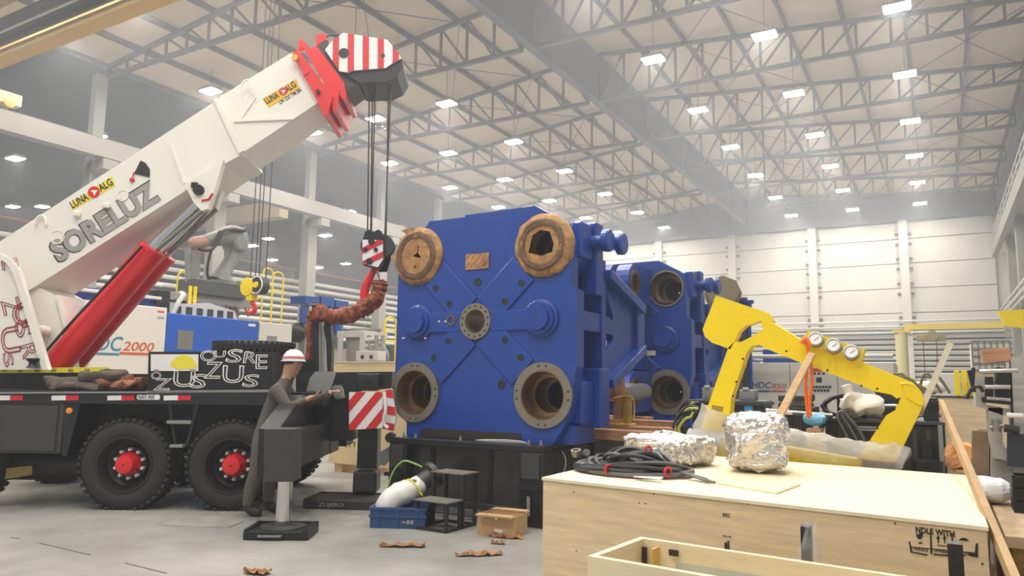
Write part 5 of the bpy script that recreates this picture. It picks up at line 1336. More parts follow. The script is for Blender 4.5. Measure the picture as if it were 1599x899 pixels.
solo('parts_table', MB().bx(bx_.x - .9, bx_.x + .3, 12.2, 13.1, bx_.z - .24, bx_.z - .19).bx(bx_.x - .85, bx_.x - .8, 12.25, 12.3, 0, bx_.z - .24).bx(bx_.x + .22, bx_.x + .27, 12.25, 12.3, 0, bx_.z - .24).bx(bx_.x - .85, bx_.x - .8, 13., 13.05, 0, bx_.z - .24).bx(bx_.x + .22, bx_.x + .27, 13., 13.05, 0, bx_.z - .24), M_greyp, (bx_.x - .2, 12.6, 0), 'grey parts table behind the plywood case', 'table')
c = PY(1455, 606, 12.5); mb = crumple(superell(MB(), Vector((c.x, 12.55, bx_.z - .1)), .3, .2, .09, ID.to_3x3(), 22, 12, .8), .05, 9, 5); zm = min(v.z for v in mb.v); mb.v = [v + Vector((0, 0, bx_.z - .19 - zm)) for v in mb.v]
solo('plastic_bundle', mb, M_wbag, (c.x, 12.55, bx_.z - .19), 'crumpled white plastic bundle beside the white carton', 'bundle')
c = PY(1405, 592, 11.8)
tg = thing('pipe_tangle', (c.x, 11.8, 0), 'tangle of bent metal pipes behind the yellow top bar', 'pipes')
for k in range(7):
    q = random.Random(k); part('bent_pipe', MB().tube(smooth_path([(c.x - .35 + .1 * k, 11.8, .0), (c.x - .3 + .1 * k, 11.8, 1.2), (c.x - .3 + .1 * k + q.uniform(-.2, .2), 11.8, 1.55), (c.x - .2 + .09 * k + q.uniform(-.2, .2), 11.75, 1.62 + q.uniform(0, .12)), (c.x + .1 * k, 11.8, 1.45)]), .02, 7), mat('dull_pipe', S(150, 134, 98), .5, .4), tg)
# leaning wood strips
pa, pb = PY(1484, 536, 7.9), PY(1436, 645, 7.35)
solo('wood_strip', MB().bar(pa, pb, .05, .02, up=(0, 1, 0)), mat('grey_wood', S(186, 174, 150), .7, var=.15, vscale=6), pb, 'thin grey wooden strip leaning up behind the yellow frame', 'wood strip')
pa, pb = PY(1470, 630, 6.9), PY(1592, 925, 3.7)
solo('long_plank', MB().bar(pa, pb, .035, .07, up=(0, 0, 1), bev=.003), mat('plank_wood', S(180, 148, 104), .7, var=.2, vscale=4), pb, 'long narrow plank leaning along the right side of the crate', 'plank')
# side bench
M_oldwood = mat('stained_wood', S(190, 148, 62), .75, var=.5, vscale=5, col2=S(92, 70, 48))
bn = thing('work_bench', (.75, 5.5, 0), 'stained yellow wooden bench at the right edge', 'bench')
part('top', MB().bx(.24, 1.3, 4.6, 6.7, .74, .8, .005), mat('bench_top', S(178, 152, 118), .75, var=.3, vscale=5), bn)
part('front', MB().bx(.27, 1.28, 4.62, 4.66, 0, .74), M_oldwood, bn); part('left_side', MB().bx(.27, .31, 4.66, 6.65, 0, .74), M_oldwood, bn)
c = G(1548, 788, .8)
mb = crumple(superell(MB(), Vector((c.x, c.y + .1, .88)), .13, .13, .08, ID.to_3x3(), 22, 14, .8), .02, 5, 8); zm = min(v.z for v in mb.v); mb.v = [v + Vector((0, 0, .801 - zm)) for v in mb.v]
solo('white_bag', mb, M_white, (c.x, c.y + .1, .8), 'white plastic bag lying on the wooden bench', 'bag')
c = G(1590, 800, .8)
bk = thing('black_basket', (c.x + .1, c.y + .1, .8), 'black slotted plastic basket on the bench at the right edge', 'basket')
for q_ in ((-.12, .2, -.12, -.105), (-.12, .2, .105, .12), (-.12, -.105, -.105, .105), (.185, .2, -.105, .105)):
    for z in (.0, .075, .15): part('wall_band', MB().bx(c.x + .1 + q_[0], c.x + .1 + q_[1], c.y + .1 + q_[2], c.y + .1 + q_[3], .8 + z, .8 + z + .065), M_black2, bk)
part('corner', MB().bx(c.x - .022, c.x - .002, c.y - .022, c.y - .002, .8, 1.02), M_black2, bk)
# blocks and rags in front of the grey machine
for k, (u, v, lw) in enumerate(((1525, 690, 'tilted to the right'), (1537, 705, 'nearest the plank'))):
    p = PY(u - 6 + 4 * k, 735, 7.2); q_ = PY(u + 6 - 3 * k, 672, 7.2)
    solo('wood_post', MB().bar((p.x, 7.2, .0), (q_.x, 7.2 + .1 * k, q_.z), .12, .1, up=(0, 1, 0), bev=.005), mat('weathered_post', S(150, 126, 100), .8, var=.3, vscale=6), (p.x, 7.2, 0), 'rough timber post beside the rags, %s' % lw, 'post', 'rough timber posts')
mb = crumple(superell(MB(), Vector((PY(1506, 705, 7.6).x, 7.6, .95)), .16, .14, .12, ID.to_3x3(), 22, 14, .8), .05, 7, 6)
solo('rag_heap', mb, mat('pink_orange_rag', S(222, 160, 130), .8, var=.4, vscale=7, col2=S(216, 150, 60)), (PY(1506, 705, 7.6).x, 7.6, .8), 'heap of pink and orange rags beside the timber posts', 'rags')
solo('rag_stand', MB().bx(PY(1490, 715, 7.6).x, PY(1522, 715, 7.6).x, 7.45, 7.8, 0, .84, .01), M_timber2, (PY(1506, 715, 7.6).x, 7.6, 0), 'pale wooden stand under the rag heap', 'stand')
# grey injection machine at the right edge
Yg = 6.9
M_gm = mat('light_grey_machine', S(176, 174, 166), .5, var=.06, vscale=3)
gm = thing('grey_machine', (PY(1575, 735, Yg).x, Yg, 0), 'grey machine tool with black clamp plates at the right edge', 'machine')
def gpart(n, px, t, m, y0=0.0): return part(n, MB().prism([((lambda p: (p.x, p.z))(PY(u, v, Yg + y0))) for u, v in px], t, frame((0, Yg, 0), (1, 0, 0), z=(0, 0, 1)), None, y0), m, gm)
gpart('housing', [(1523, 586), (1540, 582), (1540, 633), (1578, 640), (1578, 652), (1524, 634)], .5, M_gm)
gpart('frame_plate', [(1580, 560), (1620, 545), (1620, 800), (1586, 790), (1583, 650)], .6, M_gm)
gpart('clamp_plate', [(1556, 573), (1578, 575), (1578, 632), (1556, 630)], .3, M_black, .05)
gpart('clamp_plate', [(1538, 588), (1551, 588), (1551, 622), (1538, 622)], .2, M_black, -.02)
gpart('dark_tray', [(1532, 620), (1576, 622), (1577, 632), (1534, 628)], .3, M_bk, -.03)
gpart('lower_body', [(1543, 636), (1566, 637), (1566, 690), (1580, 720), (1552, 715), (1546, 690)], .4, M_gm)
gpart('navy_panel', [(1573, 676), (1620, 680), (1620, 732), (1573, 727)], .05, mat('navy_panel', S(48, 54, 66), .5), -.06)
for (a_, b_, r_, m) in (((1538, 604), (1578, 604), .018, M_chrome), ((1530, 580), (1590, 578), .018, M_chrome), ((1540, 621), (1578, 624), .014, M_chrome), ((1572, 648), (1598, 649), .02, M_white), ((1545, 668), (1566, 664), .02, M_steelbar), ((1555, 655), (1556, 674), .03, M_steelbar), ((1568, 668), (1592, 672), .03, M_bk)):
    part('tie_rod', MB().cyl(PY(*a_, Yg - .08), PY(*b_, Yg - .08), r_, n=12), m, gm)
for pts in ([(1509, 622), (1518, 606), (1530, 604), (1535, 612)], [(1513, 578), (1518, 600), (1522, 612)], [(1520, 574), (1519, 600)]):
    part('lever', MB().tube(smooth_path([PY(u, v, Yg - .1) for u, v in pts]), .014, 8), M_black, gm)
gpart('pedestal', [(1548, 700), (1620, 705), (1620, 900), (1548, 880)], .4, M_gm, .1)
c = PY(1556, 556, Yg + .1)
solo('brown_carton', MB().box((c.x, Yg + .2, PY(1560, 580, Yg).z + .13), (.19, .2, .11), Matrix.Rotation(R(-6), 3, 'Y'), .004), M_timber, (c.x, Yg + .2, PY(1560, 580, Yg).z + .06), 'brown block lying on top of the grey machine', 'block')
# intermediate bulk container
Yi = 12.2
ib = thing('bulk_container', (PY(1550, 570, Yi).x, Yi + .5, 1.2), 'white caged bulk container behind the grey machine', 'container')
a, b = PY(1517, 533, Yi), PY(1580, 578, Yi)
part('tank', MB().bx(a.x, b.x, Yi + .02, Yi + .95, b.z, a.z, .015), mat('milky_plastic', S(236, 232, 216), .5), ib)
cage = MB()
for k in range(7): x = a.x + (b.x - a.x) * k / 6; part('cage_bar', MB().bx(x - .01, x + .01, Yi, Yi + .02, b.z, a.z), M_greyp, ib)
for k in range(5): z = b.z + (a.z - b.z) * k / 4; part('cage_bar', MB().bx(a.x, b.x, Yi - .012, Yi + .008, z - .01, z + .01), M_greyp, ib)
part('pallet', MB().bx(a.x - .02, b.x + .02, Yi, Yi + 1, b.z - .14, b.z), M_timber2, ib)
solo('steel_stand', MB().bx(a.x, b.x + .1, Yi + .1, Yi + 1, 0, b.z - .142), M_greyp, ((a.x + b.x) / 2, Yi + .5, 0), 'grey stand under the caged bulk container', 'stand')
# jib crane
Yj = 30
jb = thing('jib_crane', (PY(1409, 640, Yj).x, Yj, 0), 'pale yellow jib crane against the far wall', 'jib crane')
c = PY(1409, 560, Yj)
M_jib = mat('jib_yellow', S(224, 200, 104), .5)
part('column', MB().cyl((c.x, Yj, 0), (c.x, Yj, 3.5), .2, n=18), mat('pale_jib_column', S(206, 198, 150), .6), jb)
a, b = PY(1412, 500, Yj), PY(1566, 500, Yj)
part('arm', MB().bx(a.x, b.x, Yj - .12, Yj + .12, 3.52, 3.72), M_jib, jb)
part('column_head', MB().bx(c.x - .25, c.x + .3, Yj - .2, Yj + .2, 3.42, 3.52), M_jib, jb)
h = PY(1456, 520, Yj)
part('hoist', MB().bx(h.x - .5, h.x + .4, Yj - .15, Yj + .15, 3.1, 3.35, .03).lathe((h.x, Yj - .2, 3.3), (0, 1, 0), [(0, .18), (.4, .18)], 16), mat('hoist_olive', S(150, 140, 104), .5), jb)
part('chain', MB().cyl((h.x - .3, Yj, 1.0), (h.x - .3, Yj, 3.1), .015, n=6), M_cable, jb)
part('chain', MB().cyl((h.x + .1, Yj, 1.6), (h.x + .1, Yj, 3.1), .015, n=6), M_cable, jb)
Yk = 17
ja = thing('yellow_jib', (PY(1590, 515, Yk).x, Yk, 0), 'short bright yellow jib arm at the right edge', 'jib crane')
a = PY(1560, 518, Yk)
part('arm', MB().prism([(a.x, 3.0), (a.x + 1.6, 3.05), (a.x + 1.6, 2.5), (a.x + .9, 2.55), (a.x + .1, 2.72)], .2, frame((0, Yk, 0), (1, 0, 0), z=(0, 0, 1))), M_yellow, ja)
part('column', MB().bx(a.x + 1.4, a.x + 1.7, Yk, Yk + .3, 0, 3.2), M_ochre, ja)
# ================================================================ overhead travelling crane
oh = thing('overhead_crane', (-12, 10.45, 10.6), 'ochre overhead crane girders crossing the hall at upper left', 'overhead crane')
M_och2 = mat('ochre_flange', S(236, 204, 140), .5)
part('main_girder', MB().bx(-27.2, 3.3, 10.22, 10.70, 10.74, 11.9), M_ochre, oh)
part('girder_flange', MB().bx(-27.2, 3.3, 10.12, 10.22, 10.74, 10.80), M_och2, oh)
part('walkway', MB().bx(-27.0, 3.2, 9.3, 10.11, 10.98, 11.04), M_dkgrey, oh)
part('walkway_edge', MB().bx(-27.0, 3.2, 9.9, 10.0, 10.82, 10.97), M_dkgrey, oh)
part('festoon_rail', MB().cyl((-27, 9.55, 10.86), (3.2, 9.55, 10.86), .035, n=8), M_conduit, oh)
part('second_girder', MB().bx(-27.2, 3.3, 8.2, 8.75, 10.74, 11.9), mat('rusty_ochre', S(150, 116, 80), .6, var=.15, vscale=1), oh)
et = part('end_carriage', MB().bx(-27.72, -27.22, 7.8, 12.75, 10.74, 11.15, .03), M_och2, oh)
for y in (8.2, 12.35): part('carriage_wheel', MB().lathe((-27.2, y, 10.79), (-1, 0, 0), [(-.06, .1), (-.02, .19), (.3, .19)], 20), M_ochre, et)
hk = PY(400, 448, 10.45)
ob_ = thing('crane_hook_block', (hk.x, 10.45, hk.z - .4), 'yellow crane hook block with red hook above the white machine', 'hook block')
part('sheave_guard', MB().lathe((hk.x - .12, 10.4, hk.z), (0, -1, 0), [(-.12, .02), (-.12, .17), (.1, .19), (.12, .0)], 24), M_yellow, ob_)
part('sheave_guard', MB().lathe((hk.x + .16, 10.4, hk.z + .02), (0, -1, 0), [(-.1, .02), (-.1, .19), (.08, .19), (.08, .0)], 24), M_dkgrey, ob_)
part('sheave_hub', MB().lathe((hk.x + .16, 10.31, hk.z + .02), (0, -1, 0), [(0, .07), (.03, .06), (.03, 0)], 16), M_yellow, ob_)
part('sheave_rim', MB().lathe((hk.x + .16, 10.32, hk.z + .02), (0, -1, 0), [(0, .165), (0, .185), (.02, .185), (.02, .165)], 24, cap=False, loop=True), M_white, ob_)
part('shank_housing', MB().bx(hk.x - .16, hk.x + .03, 10.32, 10.5, hk.z - .3, hk.z - .1, .03), M_yellow, ob_)
part('hook', MB().tube(smooth_path([(hk.x - .06, 10.42, hk.z - .28), (hk.x - .02, 10.42, hk.z - .36), (hk.x + .04, 10.42, hk.z - .44), (hk.x - .02, 10.42, hk.z - .54), (hk.x - .12, 10.42, hk.z - .52), (hk.x - .16, 10.42, hk.z - .44)]), [.05] * 14 + [.045, .042, .04, .035, .03, .025, .015], 10), M_red, ob_)
for dx in (-.2, -.05, .06, .26):
    part('crane_rope', MB().cyl((hk.x + dx, 10.46, hk.z + .1), (hk.x + dx, 10.46, 10.74), .012, n=6), M_cable, ob_)
# ================================================================ white and blue moulding machine at left
XM = -13.0
hm = thing('moulding_machine', (-14, 9, 0), 'white and blue moulding machine lettered HDC 2000 behind the truck crane', 'machine')
wp = part('white_body', MB().bx(XM - 2.5, XM, 4.2, 9.02, .2, 2.86, .02), M_ivory, hm)
bp_ = part('blue_body', MB().bx(XM - 2.4, XM, 9.03, 11.28, .2, 2.77, .02), mat('blue_guard', S(40, 92, 186), .4), hm)
part('grey_body', MB().bx(XM - 2.4, XM, 11.29, 12.25, .2, 2.76, .02), M_ivory, hm)
part('base_frame', MB().bx(XM - 2.4, XM - .05, 4.2, 12.2, 0, .2), M_bk, hm)
part('blue_roof', MB().bx(XM - 2.3, XM - .5, 4.4, 9.1, 2.86, 3.15, .03).bx(XM - .5, XM - .3, 6.9, 9.0, 2.86, 2.93), mat('navy_guard', S(34, 52, 110), .4), hm)
for a, b in (((278, 515), (300, 546)),):
    p, q_ = PX(*a, XM), PX(*b, XM); part('window', MB().bx(XM - .01, XM + .006, p.y, q_.y, q_.z, p.z), mat('grey_window', S(126, 122, 112), .3), bp_)
p, q_ = PX(417, 524, XM), PX(432, 533, XM); part('vent', MB().bx(XM - .01, XM + .006, p.y, q_.y, q_.z, p.z), M_greyp, hm)
p, q_ = PX(388, 505, XM), PX(399, 510, XM); part('badge', MB().bx(XM - .005, XM + .004, p.y, q_.y, q_.z, p.z), M_white, bp_)
p, q_ = PX(246, 485, XM), PX(256, 493, XM); part('badge', MB().bx(XM - .005, XM + .004, p.y, q_.y, q_.z + .06, p.z), M_redp, wp)
p, q_ = PX(246, 494, XM), PX(256, 498, XM); part('badge_mark', MB().bx(XM - .005, XM + .004, p.y, q_.y, q_.z, p.z), M_txtgrey, wp)
M_teal = mat('teal_print', S(60, 130, 160), .5)
def xtext(body, p0, p1, h, m, par):
    p, q_ = PX(*p0, XM), PX(*p1, XM)
    return text(body, (XM + .003, p.y, p.z), (0, 1, 0), (0, 0, 1), (q_.y - p.y, h), m, par, shear=.2, bold=.01)
xtext('HDC', (128, 546), (191, 547), .27, M_teal, wp); xtext('2000', (191, 547), (240, 548), .17, M_orp, wp)
for u0, u1, m in ((128, 186, M_teal), (187, 232, M_orp)):
    p, q_ = PX(u0, 549, XM), PX(u1, 555, XM); part('print_bar', MB().bx(XM, XM + .004, p.y, q_.y, q_.z, p.z), m, wp)
# conveyor hood and pipes on top
part('hood', MB().prism([(9.3, 2.77), (11.2, 2.77), (11.1, 3.0), (10.4, 3.12), (9.5, 3.0)], 1.2, frame((XM - .6, 0, 0), (0, 1, 0), z=(0, 0, 1))), M_conduit, hm)
for k in range(6): part('hood_slot', MB().bx(XM - .599, XM - .59, 9.6 + .26 * k, 9.75 + .26 * k, 2.82, 2.98), M_dkgrey, hm)
part('control_pod', MB().bx(XM - .9, XM - .4, 9.05, 9.35, 2.78, 3.25, .02), M_bk, hm)
part('conduit', MB().tube(smooth_path([(XM - .3, 9.35, 2.78), (XM - .3, 9.45, 3.0), (XM - .35, 9.6, 3.2), (XM - .6, 9.7, 3.25)]), .05, 8), M_conduit, hm)
for y in (10.0, 10.12): part('yellow_stay', MB().bx(XM - .75, XM - .7, y, y + .05, 3.0, 3.45), M_yellow, hm)
for z in (3.05, 3.3): part('handrail', MB().cyl((XM - .2, 6.5, z), (XM - .2, 9.0, z - .0), .03, n=8), M_conduit, hm)
part('robot_track', MB().bx(XM - 1.6, XM - 1.0, 8.9, 12.0, 3.15, 3.32), M_greyp, hm)
part('track_leg', MB().bx(XM - 1.5, XM - 1.2, 9.2, 9.4, 2.77, 3.15).bx(XM - 1.5, XM - 1.2, 11.5, 11.7, 2.6, 3.15), M_greyp, hm)
for k in range(9): part('track_web', MB().bar((XM - .99, 9.6 + .26 * k, 3.16), (XM - .99, 9.73 + .26 * k, 2.95), .03, .03), mat('rust_brown', S(120, 84, 70), .7), hm)
# robot arm on the track
XRb = XM - 1.2
def RX(u, v): return PX(u, v, XRb)
rb_ = thing('robot_arm', RX(335, 448), 'grey jointed robot arm standing on the white moulding machine', 'robot arm')
M_rob = mat('robot_grey', S(138, 138, 134), .45, var=.15, vscale=4)
c = RX(330, 452)
part('base', MB().bx(XRb - .3, XRb + .3, RX(290, 450).y, RX(372, 450).y, 3.325, RX(330, 440).z, .03), mat('robot_dark', S(84, 84, 84), .5), rb_)
part('turntable', MB().lathe((XRb, RX(348, 440).y, RX(348, 440).z - .1), (0, 0, 1), [(0, .3), (.12, .3), (.15, .24), (.22, .22)], 24), M_rob, rb_)
def rlimb(n, pts, rr, m): return part(n, MB().tube(smooth_path([RX(u, v) for u, v in pts], 4), rr, 14), m, rb_)
rlimb('lower_arm', [(340, 440), (352, 420), (365, 398), (370, 385)], [.22, .21, .2, .18, .17, .16, .16, .16, .17, .18, .19, .2, .2], M_rob)
part('elbow', MB().lathe(RX(368, 380) - Vector((.25, 0, 0)), (1, 0, 0), [(0, .16), (.03, .22), (.45, .22), (.5, .16), (.5, 0)], 20), M_rob, rb_)
rlimb('upper_arm', [(377, 372), (360, 368), (340, 372), (320, 376)], [.22, .24, .25, .25, .25, .24, .22, .2, .18, .17, .16, .15, .14], M_rob)
rlimb('wrist', [(320, 377), (308, 379), (297, 382)], [.14, .15, .15, .15, .15, .15, .14, .12, .08], mat('robot_wrist', S(176, 132, 118), .5))
part('motor', MB().lathe(RX(373, 366), (0, .6, .4), [(0, .1), (.25, .1), (.27, .06)], 14), mat('robot_dark', S(84, 84, 84), .5), rb_)
part('cable_loop', MB().tube(smooth_path([RX(u, v) + Vector((.28, 0, 0)) for u, v in ((370, 362), (350, 360), (335, 363), (328, 378), (318, 390), (305, 392), (296, 388))]), .04, 8), M_bk, rb_)
part('cable_loop', MB().tube(smooth_path([RX(u, v) + Vector((.25, 0, 0)) for u, v in ((332, 362), (324, 380), (316, 400), (312, 425), (316, 440))]), .03, 8), M_bk, rb_)
part('gas_spring', MB().cyl(RX(293, 386), RX(295, 446), .07, n=12), M_rob, rb_)
part('gripper_post', MB().cyl(RX(303, 396), RX(302, 444), .13, n=12), M_rob, rb_)
# yellow guard rails and steps
def guard(name, X, u0, u1, v0, v1, label, n=2, mids=1):
    a, b = PX(u0, v1, X), PX(u1, v1, X); t_ = PX(u0, v0, X).z
    t = thing(name, (X, (a.y + b.y) / 2, 0), label, 'guard rail', 'yellow guard rails')
    part('hoop', MB().tube(smooth_path([(X, a.y, 0), (X, a.y, a.z), (X, a.y, t_ - .15), (X, a.y + .1, t_), (X, b.y - .1, t_), (X, b.y, t_ - .15), (X, b.y, b.z), (X, b.y, 0)], 3), .024, 8), M_yellow, t)
    for k in range(mids):
        z = a.z + (t_ - a.z) * (k + 1) / (mids + 1); part('mid_rail', MB().cyl((X, a.y, z), (X, b.y, z), .02, n=8), M_yellow, t)
    return t
guard('guard_rail', -16.5, 276, 290, 422, 455, 'pale yellow guard rail hoop left of the robot arm')
guard('guard_rail', -16.5, 409, 424, 418, 470, 'yellow guard rail hoop behind the crane hook block')
guard('guard_rail', -16.5, 424, 440, 424, 480, 'yellow guard rail hoop right of the crane hook block')
guard('guard_rail', -11.0, 600, 617, 495, 550, 'bright yellow step rail beside the blue platen', mids=2)
# blue tanks on a rack behind the truck's rear
Xt = -13.2
tr_ = thing('tank_rack', (Xt, 14, 0), 'group of blue accumulator tanks on a white frame behind the boom rest', 'tanks')
for k, (u0, u1, v0, v1) in enumerate(((469, 482, 473, 505), (499, 515, 471, 520), (520, 534, 474, 520))):
    a, b = PX(u0, v0, Xt), PX(u1, v1, Xt); y = (a.y + b.y) / 2; r = (b.y - a.y) / 2 * .8
    tk_ = part('tank', MB().lathe((Xt, y, b.z), (0, 0, 1), [(0, r), (a.z - b.z - .15, r), (a.z - b.z - .04, r * .75), (a.z - b.z, r * .3)], 20), mat('tank_blue', S(48, 84, 156), .45), tr_)
    part('tank_cap', MB().lathe((Xt, y, a.z - .05), (0, 0, 1), [(0, r * .8), (.08, r * .5), (.16, r * .3)], 16), M_conduit, tk_)
    part('tank_leg', MB().bx(Xt - .1, Xt + .1, y - .05, y + .05, 0, b.z), M_greyp, tr_)
a, b = PX(468, 462, Xt), PX(538, 466, Xt)
for k in range(3):
    y0 = a.y + (b.y - a.y) * k / 3
    part('valve_bridge', MB().bx(Xt - .3, Xt + .2, y0, y0 + (b.y - a.y) / 3 - .06, a.z - .18, a.z + .04 * (k % 2)), mat('tank_blue', S(48, 84, 156), .45), tr_)
# grey auxiliary equipment and plywood case behind the truck's rear
ax = thing('auxiliary_unit', (-10.2, 13.2, 0), 'cream auxiliary unit with hopper and pipework behind the truck rear', 'machine')
M_crm = mat('cream_grey', S(200, 196, 184), .5, var=.08, vscale=3)
def AXb(n, u0, u1, v0, v1, Y, dp, m, z0=None): 
    a, b = PY(u0, v0, Y), PY(u1, v1, Y); return part(n, MB().bx(a.x, b.x, Y, Y + dp, b.z if z0 is None else z0, a.z, .01), m, ax)
AXb('cabinet', 515, 538, 545, 575, 13, .6, M_crm, 0)
AXb('cabinet', 540, 562, 525, 575, 13.1, .6, mat('grey_aux', S(150, 146, 138), .5), 0)
AXb('table', 526, 566, 517, 526, 13, .9, M_conduit)
AXb('post', 562, 567, 517, 575, 12.95, .06, M_conduit, 0)
AXb('post', 528, 532, 517, 575, 12.95, .06, M_conduit, 0)
c = PY(562, 520, 13.4)
part('hopper', MB().lathe((c.x, 13.6, c.z - .35), (0, 0, 1), [(0, .1), (.12, .16), (.42, .5), (.46, .5)], 4, smooth=False), mat('grey_aux', S(150, 146, 138), .5), ax)
AXb('control_box', 556, 589, 548, 563, 12.6, .3, M_ivory)
for u in (566, 580):
    c = PY(u, 557, 12.6); part('gauge', MB().lathe(c, (0, -1, 0), [(0, .045), (.02, .045), (.02, .035), (.012, 0)], 16, cap=False), M_dkgrey, ax)
for v in (531, 540, 549): part('pipe', MB().cyl(PY(567, v, 13.0), PY(600, v - 2, 13.2), .045, n=10), M_conduit, ax)
for u in (577, 588, 598): part('pipe', MB().tube(smooth_path([PY(u, 524, 13.1), PY(u, 540, 13.05), PY(u + 6, 552, 13.0), PY(u + 6, 566, 13.0)]), .05, 8), M_greyp, ax)
c = PY(522, 545, 12.98); part('warning_sign', MB().prism([(c.x - .05, c.z - .05), (c.x + .05, c.z - .05), (c.x, c.z + .04)], .005, frame((0, 12.97, 0), (1, 0, 0), z=(0, 0, 1))), M_stick, ax)
part('cable_mass', crumple(MB().lathe(PY(452, 520, 12.6), (1, .3, 0), [(-.4, .1), (-.2, .22), (.2, .24), (.4, .1)], 16), .06, 3, 5), M_bk, ax)
AXb('cabinet', 440, 486, 520, 575, 13.2, .6, M_crm, 0)
cb_ = G(528, 737); Yc_ = cb_.y
pc2_ = thing('plywood_case', (cb_.x, Yc_ + .6, 0), 'cream plywood case on a pallet behind the truck rear', 'crate')
a, b = PY(520, 560, Yc_), PY(640, 575, Yc_)
zc_ = PY(560, 566, Yc_).z
front_ = part('front', MB().bx(a.x, b.x, Yc_, Yc_ + .02, .14, zc_), mat('cream_plywood', S(232, 208, 160), .7, var=.08, vscale=2), pc2_)
part('left_end', MB().bx(a.x, a.x + .02, Yc_ + .02, Yc_ + 1.4, .14, zc_), M_plyedge, pc2_)
part('lid', MB().bx(a.x - .01, b.x + .01, Yc_ - .01, Yc_ + 1.41, zc_, zc_ + .02), M_plytop, pc2_)
for x in (a.x + .2, (a.x + b.x) / 2, b.x - .2): part('pallet_block', MB().bx(x - .08, x + .08, Yc_ + .02, Yc_ + 1.3, 0, .14), M_timber2, pc2_)
for u0, u1, v0, v1 in ((539, 554, 689, 690), (539, 540, 689, 697), (553, 554, 689, 697), (539, 554, 697, 698), (546, 547, 690, 697)):
    p, q_ = PY(u0, v0, Yc_), PY(u1, v1, Yc_); part('stencil_mark', MB().bx(p.x, q_.x, Yc_ - .003, Yc_, q_.z, p.z), M_sten, front_)
solo('blue_film', crumple(MB().bx(PY(612, 660, 9.6).x, PY(634, 660, 9.6).x, 9.58, 9.62, 0, PY(620, 650, 9.6).z), .02, 3, 5), mat('pale_blue_sheet', S(176, 208, 222), .5), (PY(620, 660, 9.6).x, 9.6, 0), 'pale blue sheet showing between crane and platen', 'sheet')

# ================================================================ person at the outrigger controls
M_cloth = mat('grey_workwear', S(92, 84, 79), .85, var=.12, vscale=6, bump=.25, bscale=14)
M_skin = mat('skin', S(186, 138, 112), .55)
M_boot = mat('black_boot', S(44, 40, 38), .6)
f0 = TG(388, 806)
s0, y0_ = f0.x, f0.y
def B(ds, dy, z): return Vector((s0 + ds, y0_ + dy, z))
vts = []; eds = []; rad = []
def jv(p, r, par=None, r2=None):
    vts.append(p); rad.append((r, r2 if r2 else r))
    if par is not None: eds.append((par, len(vts) - 1))
    return len(vts) - 1
pel = jv(B(.10, .12, .93), .155, None, .125)
wai = jv(B(.14, .12, 1.08), .14, pel, .11)
che = jv(B(.21, .12, 1.27), .165, wai, .125)
shl = jv(B(.27, .12, 1.42), .13, che, .10)
nek = jv(B(.32, .12, 1.53), .058, shl)
hd0 = jv(B(.36, .12, 1.62), .085, nek, .08)
hd1 = jv(B(.38, .12, 1.70), .098, hd0, .088)
hd2 = jv(B(.385, .12, 1.78), .088, hd1, .08)
for sg, dy, foot in ((-1, .0, -.02), (1, .24, .14)):
    h_ = jv(B(.09, .12 + sg * .10, .86), .10, pel)
    k_ = jv(B(.08 + foot * .5, .12 + sg * .12, .50), .072, h_)
    c_ = jv(B(.03 + foot * .8, .12 + sg * .12, .33), .066, k_)
    a_ = jv(B(.0 + foot, .12 + sg * .12, .10), .052, c_)
    t1 = jv(B(.06 + foot, .12 + sg * .12, .05), .05, a_)
    t2 = jv(B(.17 + foot, .12 + sg * .13, .035), .035, t1)
hands = []
for sg, tgt in ((-1, B(.62, -.10, 1.30)), (1, B(.80, .16, 1.36))):
    s_ = jv(B(.26, .12 + sg * .19, 1.41), .072, shl)
    e_ = jv(B(.42, .12 + sg * .25, 1.20), .052, s_)
    w_ = jv(tgt, .034, e_)
    dv = (tgt - vts[e_]).normalized(); side = Vector((0, 1, 0)); side = (side - dv * side.dot(dv)).normalized(); upv = dv.cross(side)
    p_ = jv(tgt + dv * .05, .036, w_, .022)
    hands.append(tgt)
    for i, (off, L_) in enumerate(((-.030, .065), (-.010, .075), (.010, .072), (.030, .058))):
        f1 = jv(tgt + dv * .09 + side * off, .0095, p_); f2 = jv(tgt + dv * (.09 + L_ * .5) + side * off * 1.1 - upv * .008 * sg, .0088, f1); jv(tgt + dv * (.09 + L_ * .85) + side * off * 1.1 - upv * .03 * sg, .0078, f2)
    th1 = jv(tgt + dv * .035 + side * -.035 * sg, .012, p_); jv(tgt + dv * .075 + side * -.058 * sg - upv * .012, .0095, th1)
me = bpy.data.meshes.new('person_skeleton'); me.from_pydata([TF @ v for v in vts], eds, []); me.update()
po = bpy.data.objects.new('person_skeleton', me); COL.objects.link(po)
sk = po.modifiers.new('skin', 'SKIN'); sk.use_smooth_shade = True; sk.branch_smoothing = .6
ss = po.modifiers.new('subdivision', 'SUBSURF'); ss.levels = 2; ss.render_levels = 2
for i, d in enumerate(me.skin_vertices[0].data): d.radius = (rad[i][0] * 1.22, rad[i][1] * 1.22) if rad[i][0] > .02 else rad[i]; d.use_root = (i == 0)
bpy.context.view_layer.update()
bmesh_me = bpy.data.meshes.new_from_object(po.evaluated_get(bpy.context.evaluated_depsgraph_get()))
bpy.data.objects.remove(po)
prs = thing('person', TF @ Vector((s0 + .1, y0_ + .12, 0)), 'person in grey workwear and white helmet leaning at the crane outrigger', 'person')
org = prs.location.copy()
for m in (M_cloth, M_skin, M_boot): bmesh_me.materials.append(m)
hw = [TF @ h for h in hands]
zs_min = min(v.co.z for v in bmesh_me.vertices)
for v in bmesh_me.vertices: v.co.z -= zs_min
